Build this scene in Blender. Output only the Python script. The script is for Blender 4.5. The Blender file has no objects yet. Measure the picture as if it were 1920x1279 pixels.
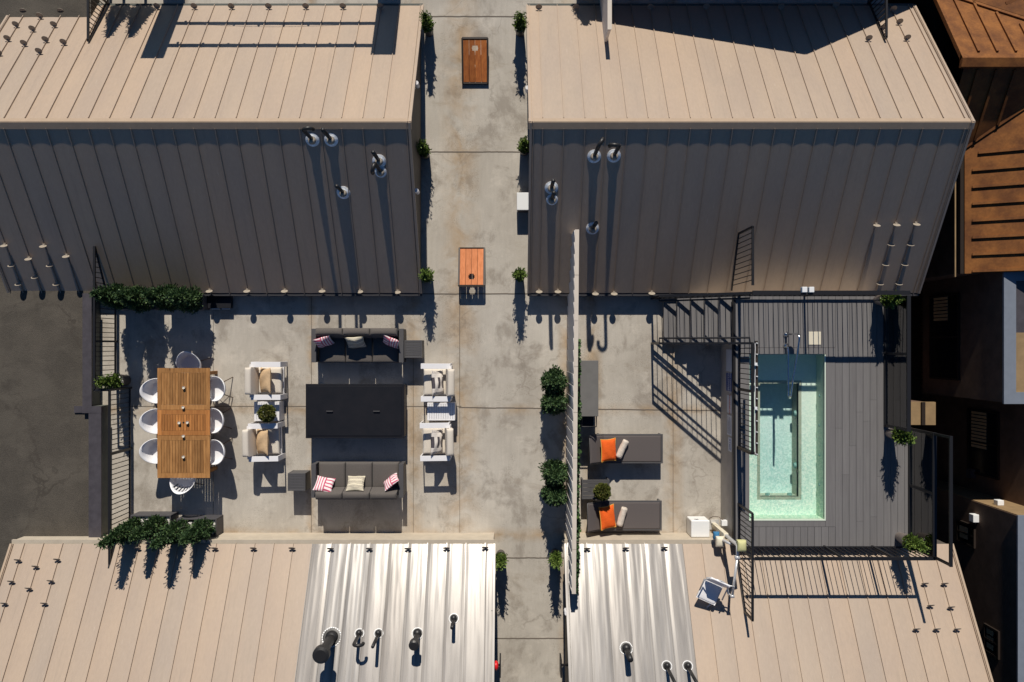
import bpy, math, random
from mathutils import Vector, Matrix
random.seed(11)
SC = bpy.context.scene
COL = SC.collection
# ------------------------------------------------------------ camera, sky, sun
H, F, CX, CY = 19.5, 1500.0, 955.0, 648.0      # metres above the courtyard, focal length in photo pixels, nadir
cam = bpy.data.objects.new('camera', bpy.data.cameras.new('camera'))
COL.objects.link(cam); SC.camera = cam
cam.location = (0, 0, H); cam.rotation_euler = (0, 0, 0)
cam.data.sensor_width = 36; cam.data.lens = 36 * F / 1920
cam.data.shift_x = (960 - CX) / 1920; cam.data.shift_y = (CY - 639.5) / 1920
cam.data.clip_start = .1; cam.data.clip_end = 600
SUN_EL, SUN_AZ = 36.1, 1.3                       # sun stands beyond the top of the frame
w = bpy.data.worlds.new('World'); SC.world = w; w.use_nodes = True
sky = w.node_tree.nodes.new('ShaderNodeTexSky'); sky.sky_type = 'NISHITA'; sky.sun_disc = False
sky.sun_elevation = math.radians(SUN_EL); sky.sun_rotation = math.radians(-SUN_AZ)
TS = math.tan(math.radians(SUN_EL))
sky.altitude = 1500; sky.dust_density = .2; sky.air_density = 1.0; sky.ozone_density = 5.
bg = w.node_tree.nodes['Background']; bg.inputs[1].default_value = 0.053
tint = w.node_tree.nodes.new('ShaderNodeMix'); tint.data_type = 'RGBA'; tint.blend_type = 'MULTIPLY'; tint.inputs[0].default_value = 1
tint.inputs[7].default_value = (.66, .93, 1.08, 1)     # white balance of the photograph: cool shade, warm sun
w.node_tree.links.new(sky.outputs[0], tint.inputs[6]); w.node_tree.links.new(tint.outputs[2], bg.inputs[0])
sl = bpy.data.lights.new('sun', 'SUN'); sl.energy = 4.75; sl.angle = math.radians(.5); sl.color = (1, .93, .82)
so = bpy.data.objects.new('sun', sl); COL.objects.link(so)
sd = Vector((-math.sin(math.radians(SUN_AZ)) * math.cos(math.radians(SUN_EL)),
             math.cos(math.radians(SUN_AZ)) * math.cos(math.radians(SUN_EL)), math.sin(math.radians(SUN_EL))))
so.rotation_euler = sd.to_track_quat('Z', 'Y').to_euler(); so.location = sd * 60
SC.view_settings.view_transform = 'Standard'; SC.view_settings.look = 'None'
SC.view_settings.exposure = 0.0; SC.view_settings.gamma = 1

def X(px, z=0.0): return (px - CX) * (H - z) / F
def Y(py, z=0.0): return -(py - CY) * (H - z) / F
def P(px, py, z=0.0): return Vector((X(px, z), Y(py, z), z))

# ------------------------------------------------------------ materials
MATS = {}
def mat(name, col, rough=.6, metal=0., n=0., ns=6., col2=None, bump=0., bs=40., spec=.5, world=False, stretch=None,
        detail=4., lo=.35, hi=.65, fine=0., fs=120., coat=0., emit=None, alpha=None, trans=0., sheen=0.):
    m = bpy.data.materials.new(name); m.use_nodes = True; MATS[name] = m
    nt = m.node_tree; N = nt.nodes; L = nt.links; b = N['Principled BSDF']
    b.inputs['Base Color'].default_value = (*col, 1); b.inputs['Roughness'].default_value = rough
    b.inputs['Metallic'].default_value = metal; b.inputs['Specular IOR Level'].default_value = spec
    if coat: b.inputs['Coat Weight'].default_value = coat
    if sheen: b.inputs['Sheen Weight'].default_value = sheen
    if trans: b.inputs['Transmission Weight'].default_value = trans
    if emit: b.inputs['Emission Color'].default_value = (*emit[0], 1); b.inputs['Emission Strength'].default_value = emit[1]
    if world:
        vec = N.new('ShaderNodeNewGeometry').outputs['Position']
    else:
        tc = N.new('ShaderNodeTexCoord'); oi = N.new('ShaderNodeObjectInfo')
        ad = N.new('ShaderNodeVectorMath'); ad.operation = 'ADD'
        sc = N.new('ShaderNodeVectorMath'); sc.operation = 'SCALE'; sc.inputs['Scale'].default_value = 17.
        L.new(oi.outputs['Random'], sc.inputs[0]); L.new(tc.outputs['Object'], ad.inputs[0]); L.new(sc.outputs[0], ad.inputs[1])
        vec = ad.outputs[0]
    if stretch:
        mp = N.new('ShaderNodeMapping'); mp.inputs['Scale'].default_value = stretch
        L.new(vec, mp.inputs[0]); vec = mp.outputs[0]
    cur = None
    if n or col2:
        t = N.new('ShaderNodeTexNoise'); t.inputs['Scale'].default_value = ns; t.inputs['Detail'].default_value = detail
        t.inputs['Roughness'].default_value = .62; L.new(vec, t.inputs['Vector'])
        mr = N.new('ShaderNodeMapRange'); mr.inputs[1].default_value = lo; mr.inputs[2].default_value = hi
        L.new(t.outputs[0], mr.inputs[0])
        mx = N.new('ShaderNodeMix'); mx.data_type = 'RGBA'
        c2 = col2 or tuple(c * (1 - n) for c in col)
        mx.inputs[6].default_value = (*col, 1); mx.inputs[7].default_value = (*c2, 1)
        L.new(mr.outputs[0], mx.inputs[0]); cur = mx.outputs[2]
    if fine:
        t = N.new('ShaderNodeTexNoise'); t.inputs['Scale'].default_value = fs; t.inputs['Detail'].default_value = 3
        L.new(vec, t.inputs['Vector'])
        mr = N.new('ShaderNodeMapRange'); mr.inputs[1].default_value = .3; mr.inputs[2].default_value = .7
        mr.inputs[3].default_value = 1 - fine; mr.inputs[4].default_value = 1 + fine; L.new(t.outputs[0], mr.inputs[0])
        mm = N.new('ShaderNodeVectorMath'); mm.operation = 'SCALE'
        if cur is None: mm.inputs[0].default_value = col
        else: L.new(cur, mm.inputs[0])
        L.new(mr.outputs[0], mm.inputs['Scale']); cur = mm.outputs[0]
    if cur is not None: L.new(cur, b.inputs['Base Color'])
    if bump:
        t = N.new('ShaderNodeTexNoise'); t.inputs['Scale'].default_value = bs; t.inputs['Detail'].default_value = 3
        L.new(vec, t.inputs['Vector']); bp = N.new('ShaderNodeBump'); bp.inputs['Strength'].default_value = bump
        bp.inputs['Distance'].default_value = .02; L.new(t.outputs[0], bp.inputs['Height']); L.new(bp.outputs[0], b.inputs['Normal'])
    return m

def crack(N, L, pos, scale, wd):
    t = N.new('ShaderNodeTexNoise'); t.inputs['Scale'].default_value = 2.2; t.inputs['Detail'].default_value = 6; L.new(pos, t.inputs[0])
    s = N.new('ShaderNodeVectorMath'); s.operation = 'MULTIPLY_ADD'; s.inputs[1].default_value = (.9, .9, .9); L.new(t.outputs['Color'], s.inputs[0]); L.new(pos, s.inputs[2])
    v = N.new('ShaderNodeTexVoronoi'); v.feature = 'DISTANCE_TO_EDGE'; v.inputs['Scale'].default_value = scale; L.new(s.outputs[0], v.inputs['Vector'])
    mr = N.new('ShaderNodeMapRange'); mr.inputs[1].default_value = wd; mr.inputs[2].default_value = wd * 2.2; mr.inputs[3].default_value = 1; mr.inputs[4].default_value = 0
    L.new(v.outputs['Distance'], mr.inputs[0]); return mr.outputs[0]
def overlay(name, fac_fn, col):
    nt = MATS[name].node_tree; N = nt.nodes; L = nt.links; b = N['Principled BSDF']; pos = N.new('ShaderNodeNewGeometry').outputs['Position']
    src = b.inputs['Base Color'].links[0].from_socket; mx = N.new('ShaderNodeMix'); mx.data_type = 'RGBA'; mx.inputs[7].default_value = (*col, 1)
    L.new(fac_fn(N, L, pos), mx.inputs[0]); L.new(src, mx.inputs[6]); L.new(mx.outputs[2], b.inputs['Base Color'])
def streaks(scale, lo, hi, amt, seed=0.):
    def f(N, L, pos):
        mp = N.new('ShaderNodeMapping'); mp.inputs['Scale'].default_value = scale; mp.inputs['Location'].default_value = (seed, seed * 2, 0); L.new(pos, mp.inputs[0])
        t = N.new('ShaderNodeTexNoise'); t.inputs['Scale'].default_value = 1; t.inputs['Detail'].default_value = 5; t.inputs['Roughness'].default_value = .65; L.new(mp.outputs[0], t.inputs[0])
        mr = N.new('ShaderNodeMapRange'); mr.inputs[1].default_value = lo; mr.inputs[2].default_value = hi; mr.inputs[4].default_value = amt; L.new(t.outputs[0], mr.inputs[0]); return mr.outputs[0]
    return f
def concrete(name, patio_lines):
    m = bpy.data.materials.new(name); m.use_nodes = True; MATS[name] = m
    nt = m.node_tree; N = nt.nodes; L = nt.links; b = N['Principled BSDF']; b.inputs['Roughness'].default_value = .85
    b.inputs['Specular IOR Level'].default_value = .25
    pos = N.new('ShaderNodeNewGeometry').outputs['Position']
    def noise(s, d=4, dist=0., r=.6, st=None):
        t = N.new('ShaderNodeTexNoise'); t.inputs['Scale'].default_value = s; t.inputs['Detail'].default_value = d
        t.inputs['Distortion'].default_value = dist; t.inputs['Roughness'].default_value = r
        if st:
            mp = N.new('ShaderNodeMapping'); mp.inputs['Scale'].default_value = st; mp.inputs['Location'].default_value = (3, 7, 0)
            L.new(pos, mp.inputs[0]); L.new(mp.outputs[0], t.inputs[0])
        else: L.new(pos, t.inputs[0])
        return t.outputs[0]
    def rng(v, a, c, lo=0., hi=1.):
        mr = N.new('ShaderNodeMapRange'); mr.inputs[1].default_value = a; mr.inputs[2].default_value = c
        mr.inputs[3].default_value = lo; mr.inputs[4].default_value = hi; L.new(v, mr.inputs[0]); return mr.outputs[0]
    def mix(f, a, c):
        mx = N.new('ShaderNodeMix'); mx.data_type = 'RGBA'; L.new(f, mx.inputs[0])
        for k, v in ((6, a), (7, c)):
            if isinstance(v, tuple): mx.inputs[k].default_value = (*v, 1)
            else: L.new(v, mx.inputs[k])
        return mx.outputs[2]
    def mul(a, c, op='MULTIPLY'):
        q = N.new('ShaderNodeMath'); q.operation = op
        for k, v in ((0, a), (1, c)):
            if isinstance(v, (int, float)): q.inputs[k].default_value = v
            else: L.new(v, q.inputs[k])
        return q.outputs[0]
    c = mix(rng(noise(.45, 7, .6), .35, .66), (.525, .485, .425), (.395, .358, .308))
    c = mix(rng(noise(1.1, 7, .35, .66, (1, .8, 1)), .52, .62, 0, .75), c, (.29, .255, .215))
    c = mix(mul(rng(noise(1.7, 7, .2, .7), .54, .66), .5), c, (.58, .53, .46))
    c = mix(mul(rng(noise(.9, 7, .5, .74, (.7, 1.3, 1)), .57, .70), .45), c, (.27, .215, .155))
    # rusty run-off that has soaked in along the slab joints
    sx = N.new('ShaderNodeSeparateXYZ'); L.new(pos, sx.inputs[0]); acc = None
    for ax, v, wd in patio_lines:
        d = mul(mul(sx.outputs[ax], v, 'SUBTRACT'), 1, 'MULTIPLY'); ab = N.new('ShaderNodeMath'); ab.operation = 'ABSOLUTE'; L.new(d, ab.inputs[0])
        e = rng(ab.outputs[0], 0, wd, 1, 0); acc = e if acc is None else mul(acc, e, 'MAXIMUM')
    if acc is not None:
        c = mix(mul(mul(acc, rng(noise(1.3, 6, .8), .38, .62)), .62), c, (.40, .26, .13))
        c = mix(mul(mul(acc, rng(noise(2.9, 6, .8), .5, .7)), .5), c, (.20, .145, .09))
    c = mix(mul(mul(crack(N, L, pos, .33, .0045), rng(noise(.6, 3), .45, .6)), .28), c, (.16, .13, .10))
    # pitted, exposed aggregate patches
    pit = mul(rng(noise(.8, 4, 1.), .55, .6), rng(noise(34, 2), .55, .62))
    c = mix(mul(pit, .4), c, (.22, .19, .15))
    f = rng(noise(70, 3), .25, .75, .86, 1.14)
    g = rng(noise(14, 4, 0, .6, (1, .12, 1)), .25, .75, .94, 1.06)
    s = N.new('ShaderNodeVectorMath'); s.operation = 'SCALE'; L.new(c, s.inputs[0]); L.new(mul(f, g), s.inputs['Scale'])
    L.new(s.outputs[0], b.inputs['Base Color'])
    bp = N.new('ShaderNodeBump'); bp.inputs['Strength'].default_value = .35; bp.inputs['Distance'].default_value = .01
    L.new(noise(45, 4), bp.inputs['Height']); L.new(bp.outputs[0], b.inputs['Normal'])
    return m

JX = [X(583), X(775), X(862), X(400), X(1262)]
concrete('concrete', [(0, JX[0], .16), (0, JX[1], .3), (0, JX[2], .55), (0, X(1062), .25), (0, JX[4], .3), (1, Y(768), .18), (1, Y(1003), .22), (0, X(1110), .3)])
mat('joint', (.15, .125, .10), .9)
mat('asphalt', (.084, .072, .057), .9, n=.3, ns=1.1, fine=.35, fs=60, bump=.4, bs=60, world=True)
mat('dark_soil', (.06, .045, .032), .95, n=.4, ns=2, world=True)
mat('coping', (.075, .068, .078), .5, n=.25, ns=5, fine=.1, spec=.4)
mat('coping_face', (.10, .11, .10), .7, n=.2)
mat('curb', (.52, .45, .355), .75, n=.12, ns=4, fine=.06)
mat('tan_metal', (.395, .305, .232), .5, n=.10, ns=1.4, col2=(.362, .282, .222), fine=.035, fs=25, bump=.22, bs=1.5, spec=.35, world=True, stretch=(1, .35, .35))
mat('trim_metal', (.40, .30, .215), .5, n=.08, spec=.35)
mat('gutter', (.035, .034, .038), .5)
mat('wall_siding', (.10, .085, .07), .7, n=.2, ns=3)
mat('guard_metal', (.33, .285, .23), .55)
mat('zinc', (.92, .96, 1.), .4, metal=.0, n=.3, ns=14, bump=.25, bs=30)
mat('pipe_black', (.018, .017, .017), .45, spec=.5)
mat('ring_white', (.85, .85, .85), .4)
mat('black_steel', (.012, .012, .014), .45, spec=.45)
mat('black_steel_worn', (.035, .026, .020), .5)
mat('charcoal', (.085, .082, .085), .55, n=.08, fine=.06)
mat('charcoal_fabric', (.12, .107, .098), .95, fine=.22, fs=160, bump=.3, bs=160, spec=.1, sheen=.1)
mat('lounger_mesh', (.115, .10, .098), .85, fine=.12, fs=200, spec=.2)
mat('cover_grey', (.16, .155, .15), .8, n=.12, ns=4, fine=.06)
mat('fire_lid', (.008, .009, .013), .5, n=.3, ns=3, col2=(.012, .012, .016), spec=.3, bump=.05, bs=9)
mat('white_metal', (.82, .81, .82), .4, spec=.4)
mat('cream_fabric', (.66, .60, .52), .95, fine=.08, fs=120, bump=.12, bs=110, spec=.1)
mat('peach_fabric', (.60, .42, .25), .95, fine=.1, fs=90, bump=.35, bs=18, spec=.1)
mat('orange_fabric', (.82, .13, .022), .9, fine=.12, fs=60, bump=.4, bs=12, spec=.1)
mat('yellow_piping', (.75, .42, .08), .8)
mat('towel', (.70, .62, .54), 1., n=.12, ns=20, bump=.6, bs=70, spec=.05)
mat('chair_plastic', (.80, .80, .82), .35, spec=.45)
mat('leg_brown', (.10, .06, .04), .5)
mat('chrome', (.75, .76, .78), .14, metal=1.)
mat('lift_metal', (.62, .62, .62), .3, metal=.35)
mat('candle', (.80, .74, .62), .5)
mat('glass_cup', (.75, .72, .66), .15, metal=.2)
mat('pebbles', (.78, .76, .72), .8, fine=.2, fs=40)
mat('soil', (.05, .035, .02), 1.)
mat('planter_grey', (.075, .072, .078), .6, n=.15)
mat('pot_metal', (.33, .28, .25), .35, metal=.5, n=.2)
mat('pot_dark', (.07, .06, .055), .5)
mat('bark', (.09, .055, .03), .9)
mat('wood_hole', (.01, .01, .01), .8)
mat('glass', (.6, .75, .72), .05)
mat('white_paint', (.78, .79, .79), .45)
mat('red_paint', (.65, .015, .02), .35)
mat('stucco_grey', (.50, .47, .43), .85, n=.15, ns=2.5, fine=.08)
mat('screen_cap', (.66, .58, .49), .6, n=.06, ns=5)
mat('screen_board', (.74, .70, .66), .65, n=.12, ns=4)
mat('rust', (.25, .10, .028), .75, n=.4, ns=2.2, col2=(.13, .050, .018), fine=.12, fs=20, spec=.2, world=True)
mat('rust_dark', (.016, .008, .004), .9)
mat('brown_siding', (.17, .105, .072), .85, n=.3, ns=3)
mat('grey_cap', (.19, .215, .26), .6, n=.1)
mat('tan_stucco', (.30, .20, .10), .85, n=.2, ns=5)
mat('blind', (.70, .50, .28), .7)
mat('dark_glass', (.01, .012, .015), .1, spec=.6)
mat('sign_blue', (.02, .06, .28), .5)
mat('sign_white', (.62, .66, .74), .5)
mat('sign_red', (.45, .03, .04), .5)
mat('sign_ink', (.03, .03, .06), .5)
mat('yellow_cloth', (.62, .60, .30), .8, n=.15, ns=12)
mat('blue_cloth', (.03, .16, .32), .8)
mat('lid_cream', (.72, .66, .52), .5)
mat('pool_wall', (.52, .64, .50), .6)
mat('pool_floor', (.80, .90, .80), .7, n=.04, ns=8, fine=.05, fs=60)
mat('pool_pit', (.66, .86, .83), .7, n=.08, ns=8, fine=.06, fs=60)
mat('pool_tile', (.42, .43, .34), .6)
mat('pool_fitting', (.20, .36, .33), .6)
mat('pool_rim', (.72, .82, .68), .5)

def plank_mat(name, cols, rough=.6, grain=(30, 2, 30), spec=.3, amt=.25):
    m = mat(name, cols[0], rough, col2=cols[1], ns=1., stretch=grain, detail=5, lo=.35, hi=.65, spec=spec)
    nt = m.node_tree; N = nt.nodes; L = nt.links; b = N['Principled BSDF']
    at = N.new('ShaderNodeAttribute'); at.attribute_name = 'tone'
    mr = N.new('ShaderNodeMapRange'); mr.inputs[3].default_value = 1 - amt; mr.inputs[4].default_value = 1 + amt
    L.new(at.outputs['Fac'], mr.inputs[0])
    s = N.new('ShaderNodeVectorMath'); s.operation = 'SCALE'
    src = b.inputs['Base Color'].links[0].from_socket; L.new(src, s.inputs[0]); L.new(mr.outputs[0], s.inputs['Scale'])
    L.new(s.outputs[0], b.inputs['Base Color']); return m
plank_mat('teak', [(.42, .21, .075), (.27, .125, .042)], .65, (22, 2.5, 22), .2)
plank_mat('teak_orange', [(.50, .215, .065), (.36, .14, .042)], .65, (22, 2.5, 22), .2)
plank_mat('cedar', [(.66, .235, .095), (.52, .17, .06)], .6, (26, 2, 26), .2, .12)
plank_mat('cedar_shaded', [(.50, .17, .045), (.34, .10, .028)], .6, (26, 2, 26), .2, .2)  # darker cedar copy: shade of the board tilted from the sun put into colour
plank_mat('deck_board', [(.185, .178, .178), (.16, .153, .155)], .75, (24, 1.2, 24), .2, .07)

def silver():
    m = mat('silver_metal', (.325, .305, .29), .26, metal=.12, spec=.3, n=.2, ns=1.2, col2=(.225, .21, .20), world=True, stretch=(3, .25, .25), detail=6)
    nt = m.node_tree; N = nt.nodes; L = nt.links; b = N['Principled BSDF']
    pos = N.new('ShaderNodeNewGeometry').outputs['Position']
    mp = N.new('ShaderNodeMapping'); mp.inputs['Scale'].default_value = (3.2, .34, .3); L.new(pos, mp.inputs[0])
    t = N.new('ShaderNodeTexNoise'); t.inputs['Scale'].default_value = 1.; t.inputs['Detail'].default_value = 2.
    L.new(mp.outputs[0], t.inputs[0])
    bp = N.new('ShaderNodeBump'); bp.inputs['Strength'].default_value = 1.; bp.inputs['Distance'].default_value = .022
    L.new(t.outputs[0], bp.inputs['Height']); L.new(bp.outputs[0], b.inputs['Normal'])
    t2 = N.new('ShaderNodeTexNoise'); t2.inputs['Scale'].default_value = 2.5; t2.inputs['Detail'].default_value = 5
    L.new(mp.outputs[0], t2.inputs[0]); mr = N.new('ShaderNodeMapRange'); mr.inputs[3].default_value = .23; mr.inputs[4].default_value = .33
    L.new(t2.outputs[0], mr.inputs[0]); L.new(mr.outputs[0], b.inputs['Roughness'])
silver()
def tone_mod(name, amt):
    nt = MATS[name].node_tree; N = nt.nodes; L = nt.links; b = N['Principled BSDF']
    at = N.new('ShaderNodeAttribute'); at.attribute_name = 'tone'; cr = N.new('ShaderNodeMix'); cr.data_type = 'RGBA'; cr.blend_type = 'MULTIPLY'
    src = b.inputs['Base Color'].links[0].from_socket; mx = N.new('ShaderNodeMix'); mx.data_type = 'RGBA'
    mx.inputs[6].default_value = (1 - amt * .6, 1 - amt * .2, 1 + amt * .1, 1); mx.inputs[7].default_value = (1 + amt, 1 + amt * .6, 1, 1)
    L.new(at.outputs['Fac'], mx.inputs[0]); cr.inputs[0].default_value = 1; L.new(src, cr.inputs[6]); L.new(mx.outputs[2], cr.inputs[7]); L.new(cr.outputs[2], b.inputs['Base Color'])
tone_mod('tan_metal', .07); tone_mod('silver_metal', .06)
overlay('tan_metal', streaks((9, .5, .5), .56, .74, .38), (.27, .215, .17))
overlay('tan_metal', streaks((38, 3, 3), .66, .74, .55, 4.), (.56, .49, .41))
overlay('tan_metal', streaks((1.1, 1.1, 1.1), .58, .72, .25, 9.), (.30, .25, .20))
overlay('asphalt', lambda N, L, p: crack(N, L, p, .28, .004), (.055, .046, .036))
overlay('asphalt', streaks((.5, .9, 1), .52, .6, .35, 2.), (.115, .10, .08))
overlay('asphalt', streaks((1.7, 1.7, 1), .62, .68, .5, 6.), (.045, .038, .03))

def glassmat(name, tint, refl=.12, rough=.02, water=False):
    m = bpy.data.materials.new(name); m.use_nodes = True; MATS[name] = m
    nt = m.node_tree; N = nt.nodes; L = nt.links; N.remove(N['Principled BSDF'])
    tr = N.new('ShaderNodeBsdfTransparent'); tr.inputs[0].default_value = (*tint, 1)
    gl = N.new('ShaderNodeBsdfGlossy'); gl.inputs['Roughness'].default_value = rough
    mx = N.new('ShaderNodeMixShader')
    L.new(tr.outputs[0], mx.inputs[1]); L.new(gl.outputs[0], mx.inputs[2]); L.new(mx.outputs[0], N['Material Output'].inputs[0])
    if not water:
        fr = N.new('ShaderNodeFresnel'); mu = N.new('ShaderNodeMath'); mu.inputs[1].default_value = refl; mu.use_clamp = True
        L.new(fr.outputs[0], mu.inputs[0]); L.new(mu.outputs[0], mx.inputs[0]); return m
    # ripples: bumped sky reflection, and refracted light painted into the tint as pale and dark cells
    mx.inputs[0].default_value = refl
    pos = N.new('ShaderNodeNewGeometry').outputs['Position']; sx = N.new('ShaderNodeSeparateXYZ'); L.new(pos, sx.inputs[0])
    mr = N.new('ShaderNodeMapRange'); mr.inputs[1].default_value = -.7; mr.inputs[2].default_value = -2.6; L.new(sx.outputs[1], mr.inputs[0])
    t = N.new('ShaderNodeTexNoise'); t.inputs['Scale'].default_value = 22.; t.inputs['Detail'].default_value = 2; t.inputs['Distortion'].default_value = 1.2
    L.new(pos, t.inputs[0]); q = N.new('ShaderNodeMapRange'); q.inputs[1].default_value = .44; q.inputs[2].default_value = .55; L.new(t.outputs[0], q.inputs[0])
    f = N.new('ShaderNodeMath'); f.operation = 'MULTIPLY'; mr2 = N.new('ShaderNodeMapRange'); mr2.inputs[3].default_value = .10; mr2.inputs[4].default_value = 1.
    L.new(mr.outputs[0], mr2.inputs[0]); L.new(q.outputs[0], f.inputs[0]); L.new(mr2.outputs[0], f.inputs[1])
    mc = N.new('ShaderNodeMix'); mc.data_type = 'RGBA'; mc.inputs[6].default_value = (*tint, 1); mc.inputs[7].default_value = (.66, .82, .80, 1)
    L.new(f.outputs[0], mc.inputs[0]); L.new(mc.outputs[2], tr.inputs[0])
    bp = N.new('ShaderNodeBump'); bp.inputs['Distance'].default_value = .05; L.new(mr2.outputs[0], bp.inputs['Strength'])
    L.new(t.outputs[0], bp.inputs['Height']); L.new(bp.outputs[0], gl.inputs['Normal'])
    return m
glassmat('rail_glass', (.74, .88, .84), .14)
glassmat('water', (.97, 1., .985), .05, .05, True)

def leafmat(name, c1, c2, c3):
    m = bpy.data.materials.new(name); m.use_nodes = True; MATS[name] = m
    nt = m.node_tree; N = nt.nodes; L = nt.links; b = N['Principled BSDF']; b.inputs['Roughness'].default_value = .55
    b.inputs['Specular IOR Level'].default_value = .3
    at = N.new('ShaderNodeAttribute'); at.attribute_name = 'tone'
    cr = N.new('ShaderNodeValToRGB'); e = cr.color_ramp.elements
    e[0].color = (*c1, 1); e[1].color = (*c3, 1); k = e.new(.55); k.color = (*c2, 1)
    L.new(at.outputs['Fac'], cr.inputs[0]); L.new(cr.outputs[0], b.inputs['Base Color'])
    return m
leafmat('juniper', (.022, .045, .022), (.060, .115, .045), (.16, .24, .085))
leafmat('bright_leaf', (.06, .11, .02), (.13, .20, .04), (.24, .31, .07))
leafmat('topiary_leaf', (.03, .045, .008), (.10, .12, .025), (.26, .22, .06))
leafmat('ivy_leaf', (.012, .03, .010), (.03, .07, .02), (.07, .13, .03))

def uvpattern(name, kind):
    m = bpy.data.materials.new(name); m.use_nodes = True; MATS[name] = m
    nt = m.node_tree; N = nt.nodes; L = nt.links; b = N['Principled BSDF']; b.inputs['Roughness'].default_value = .95
    b.inputs['Specular IOR Level'].default_value = .1
    uv = N.new('ShaderNodeTexCoord').outputs['UV']; sx = N.new('ShaderNodeSeparateXYZ'); L.new(uv, sx.inputs[0])
    def M(op, a, c=0., d=None):
        q = N.new('ShaderNodeMath'); q.operation = op
        for k, v in ((0, a), (1, c)):
            if isinstance(v, (int, float)): q.inputs[k].default_value = v
            else: L.new(v, q.inputs[k])
        return q.outputs[0]
    u, v = sx.outputs[0], sx.outputs[1]
    st = lambda a, f, d: M('LESS_THAN', M('FRACT', M('MULTIPLY', a, f)), d)
    mx = N.new('ShaderNodeMix'); mx.data_type = 'RGBA'
    if kind == 'pink':
        left = M('LESS_THAN', u, .45)
        f = M('ADD', M('MULTIPLY', left, st(v, 4.5, .38)), M('MULTIPLY', M('SUBTRACT', 1., left), st(u, 7., .40)))
        f = M('MAXIMUM', f, M('LESS_THAN', M('ABSOLUTE', M('SUBTRACT', u, .46)), .035))
        mx.inputs[6].default_value = (.80, .70, .70, 1); mx.inputs[7].default_value = (.52, .10, .17, 1)
    elif kind == 'dash':
        f = M('MULTIPLY', st(v, 7., .28), st(M('ADD', u, M('MULTIPLY', v, .0)), 15., .55))
        f = M('MAXIMUM', f, M('MULTIPLY', st(M('ADD', v, .07), 3.5, .09), 1.))
        mx.inputs[6].default_value = (.66, .60, .46, 1); mx.inputs[7].default_value = (.10, .08, .09, 1)
    elif kind == 'tribal':
        f = M('MULTIPLY', M('LESS_THAN', M('ABSOLUTE', M('SUBTRACT', M('FRACT', M('MULTIPLY', v, 2.6)), .5)), .22),
              M('LESS_THAN', M('ABSOLUTE', M('SUBTRACT', u, .5)), .22))
        f = M('MAXIMUM', f, M('MULTIPLY', st(v, 22., .4), M('GREATER_THAN', M('ABSOLUTE', M('SUBTRACT', u, .5)), .38)))
        mx.inputs[6].default_value = (.74, .68, .62, 1); mx.inputs[7].default_value = (.09, .08, .09, 1)
    L.new(f, mx.inputs[0]); L.new(mx.outputs[2], b.inputs['Base Color'])
    t = N.new('ShaderNodeTexNoise'); t.inputs['Scale'].default_value = 22; bp = N.new('ShaderNodeBump')
    bp.inputs['Strength'].default_value = .35; bp.inputs['Distance'].default_value = .02
    L.new(N.new('ShaderNodeTexCoord').outputs['Object'], t.inputs[0]); L.new(t.outputs[0], bp.inputs['Height']); L.new(bp.outputs[0], b.inputs['Normal'])
uvpattern('pink_pattern', 'pink'); uvpattern('dash_pattern', 'dash'); uvpattern('tribal_pattern', 'tribal')

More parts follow.
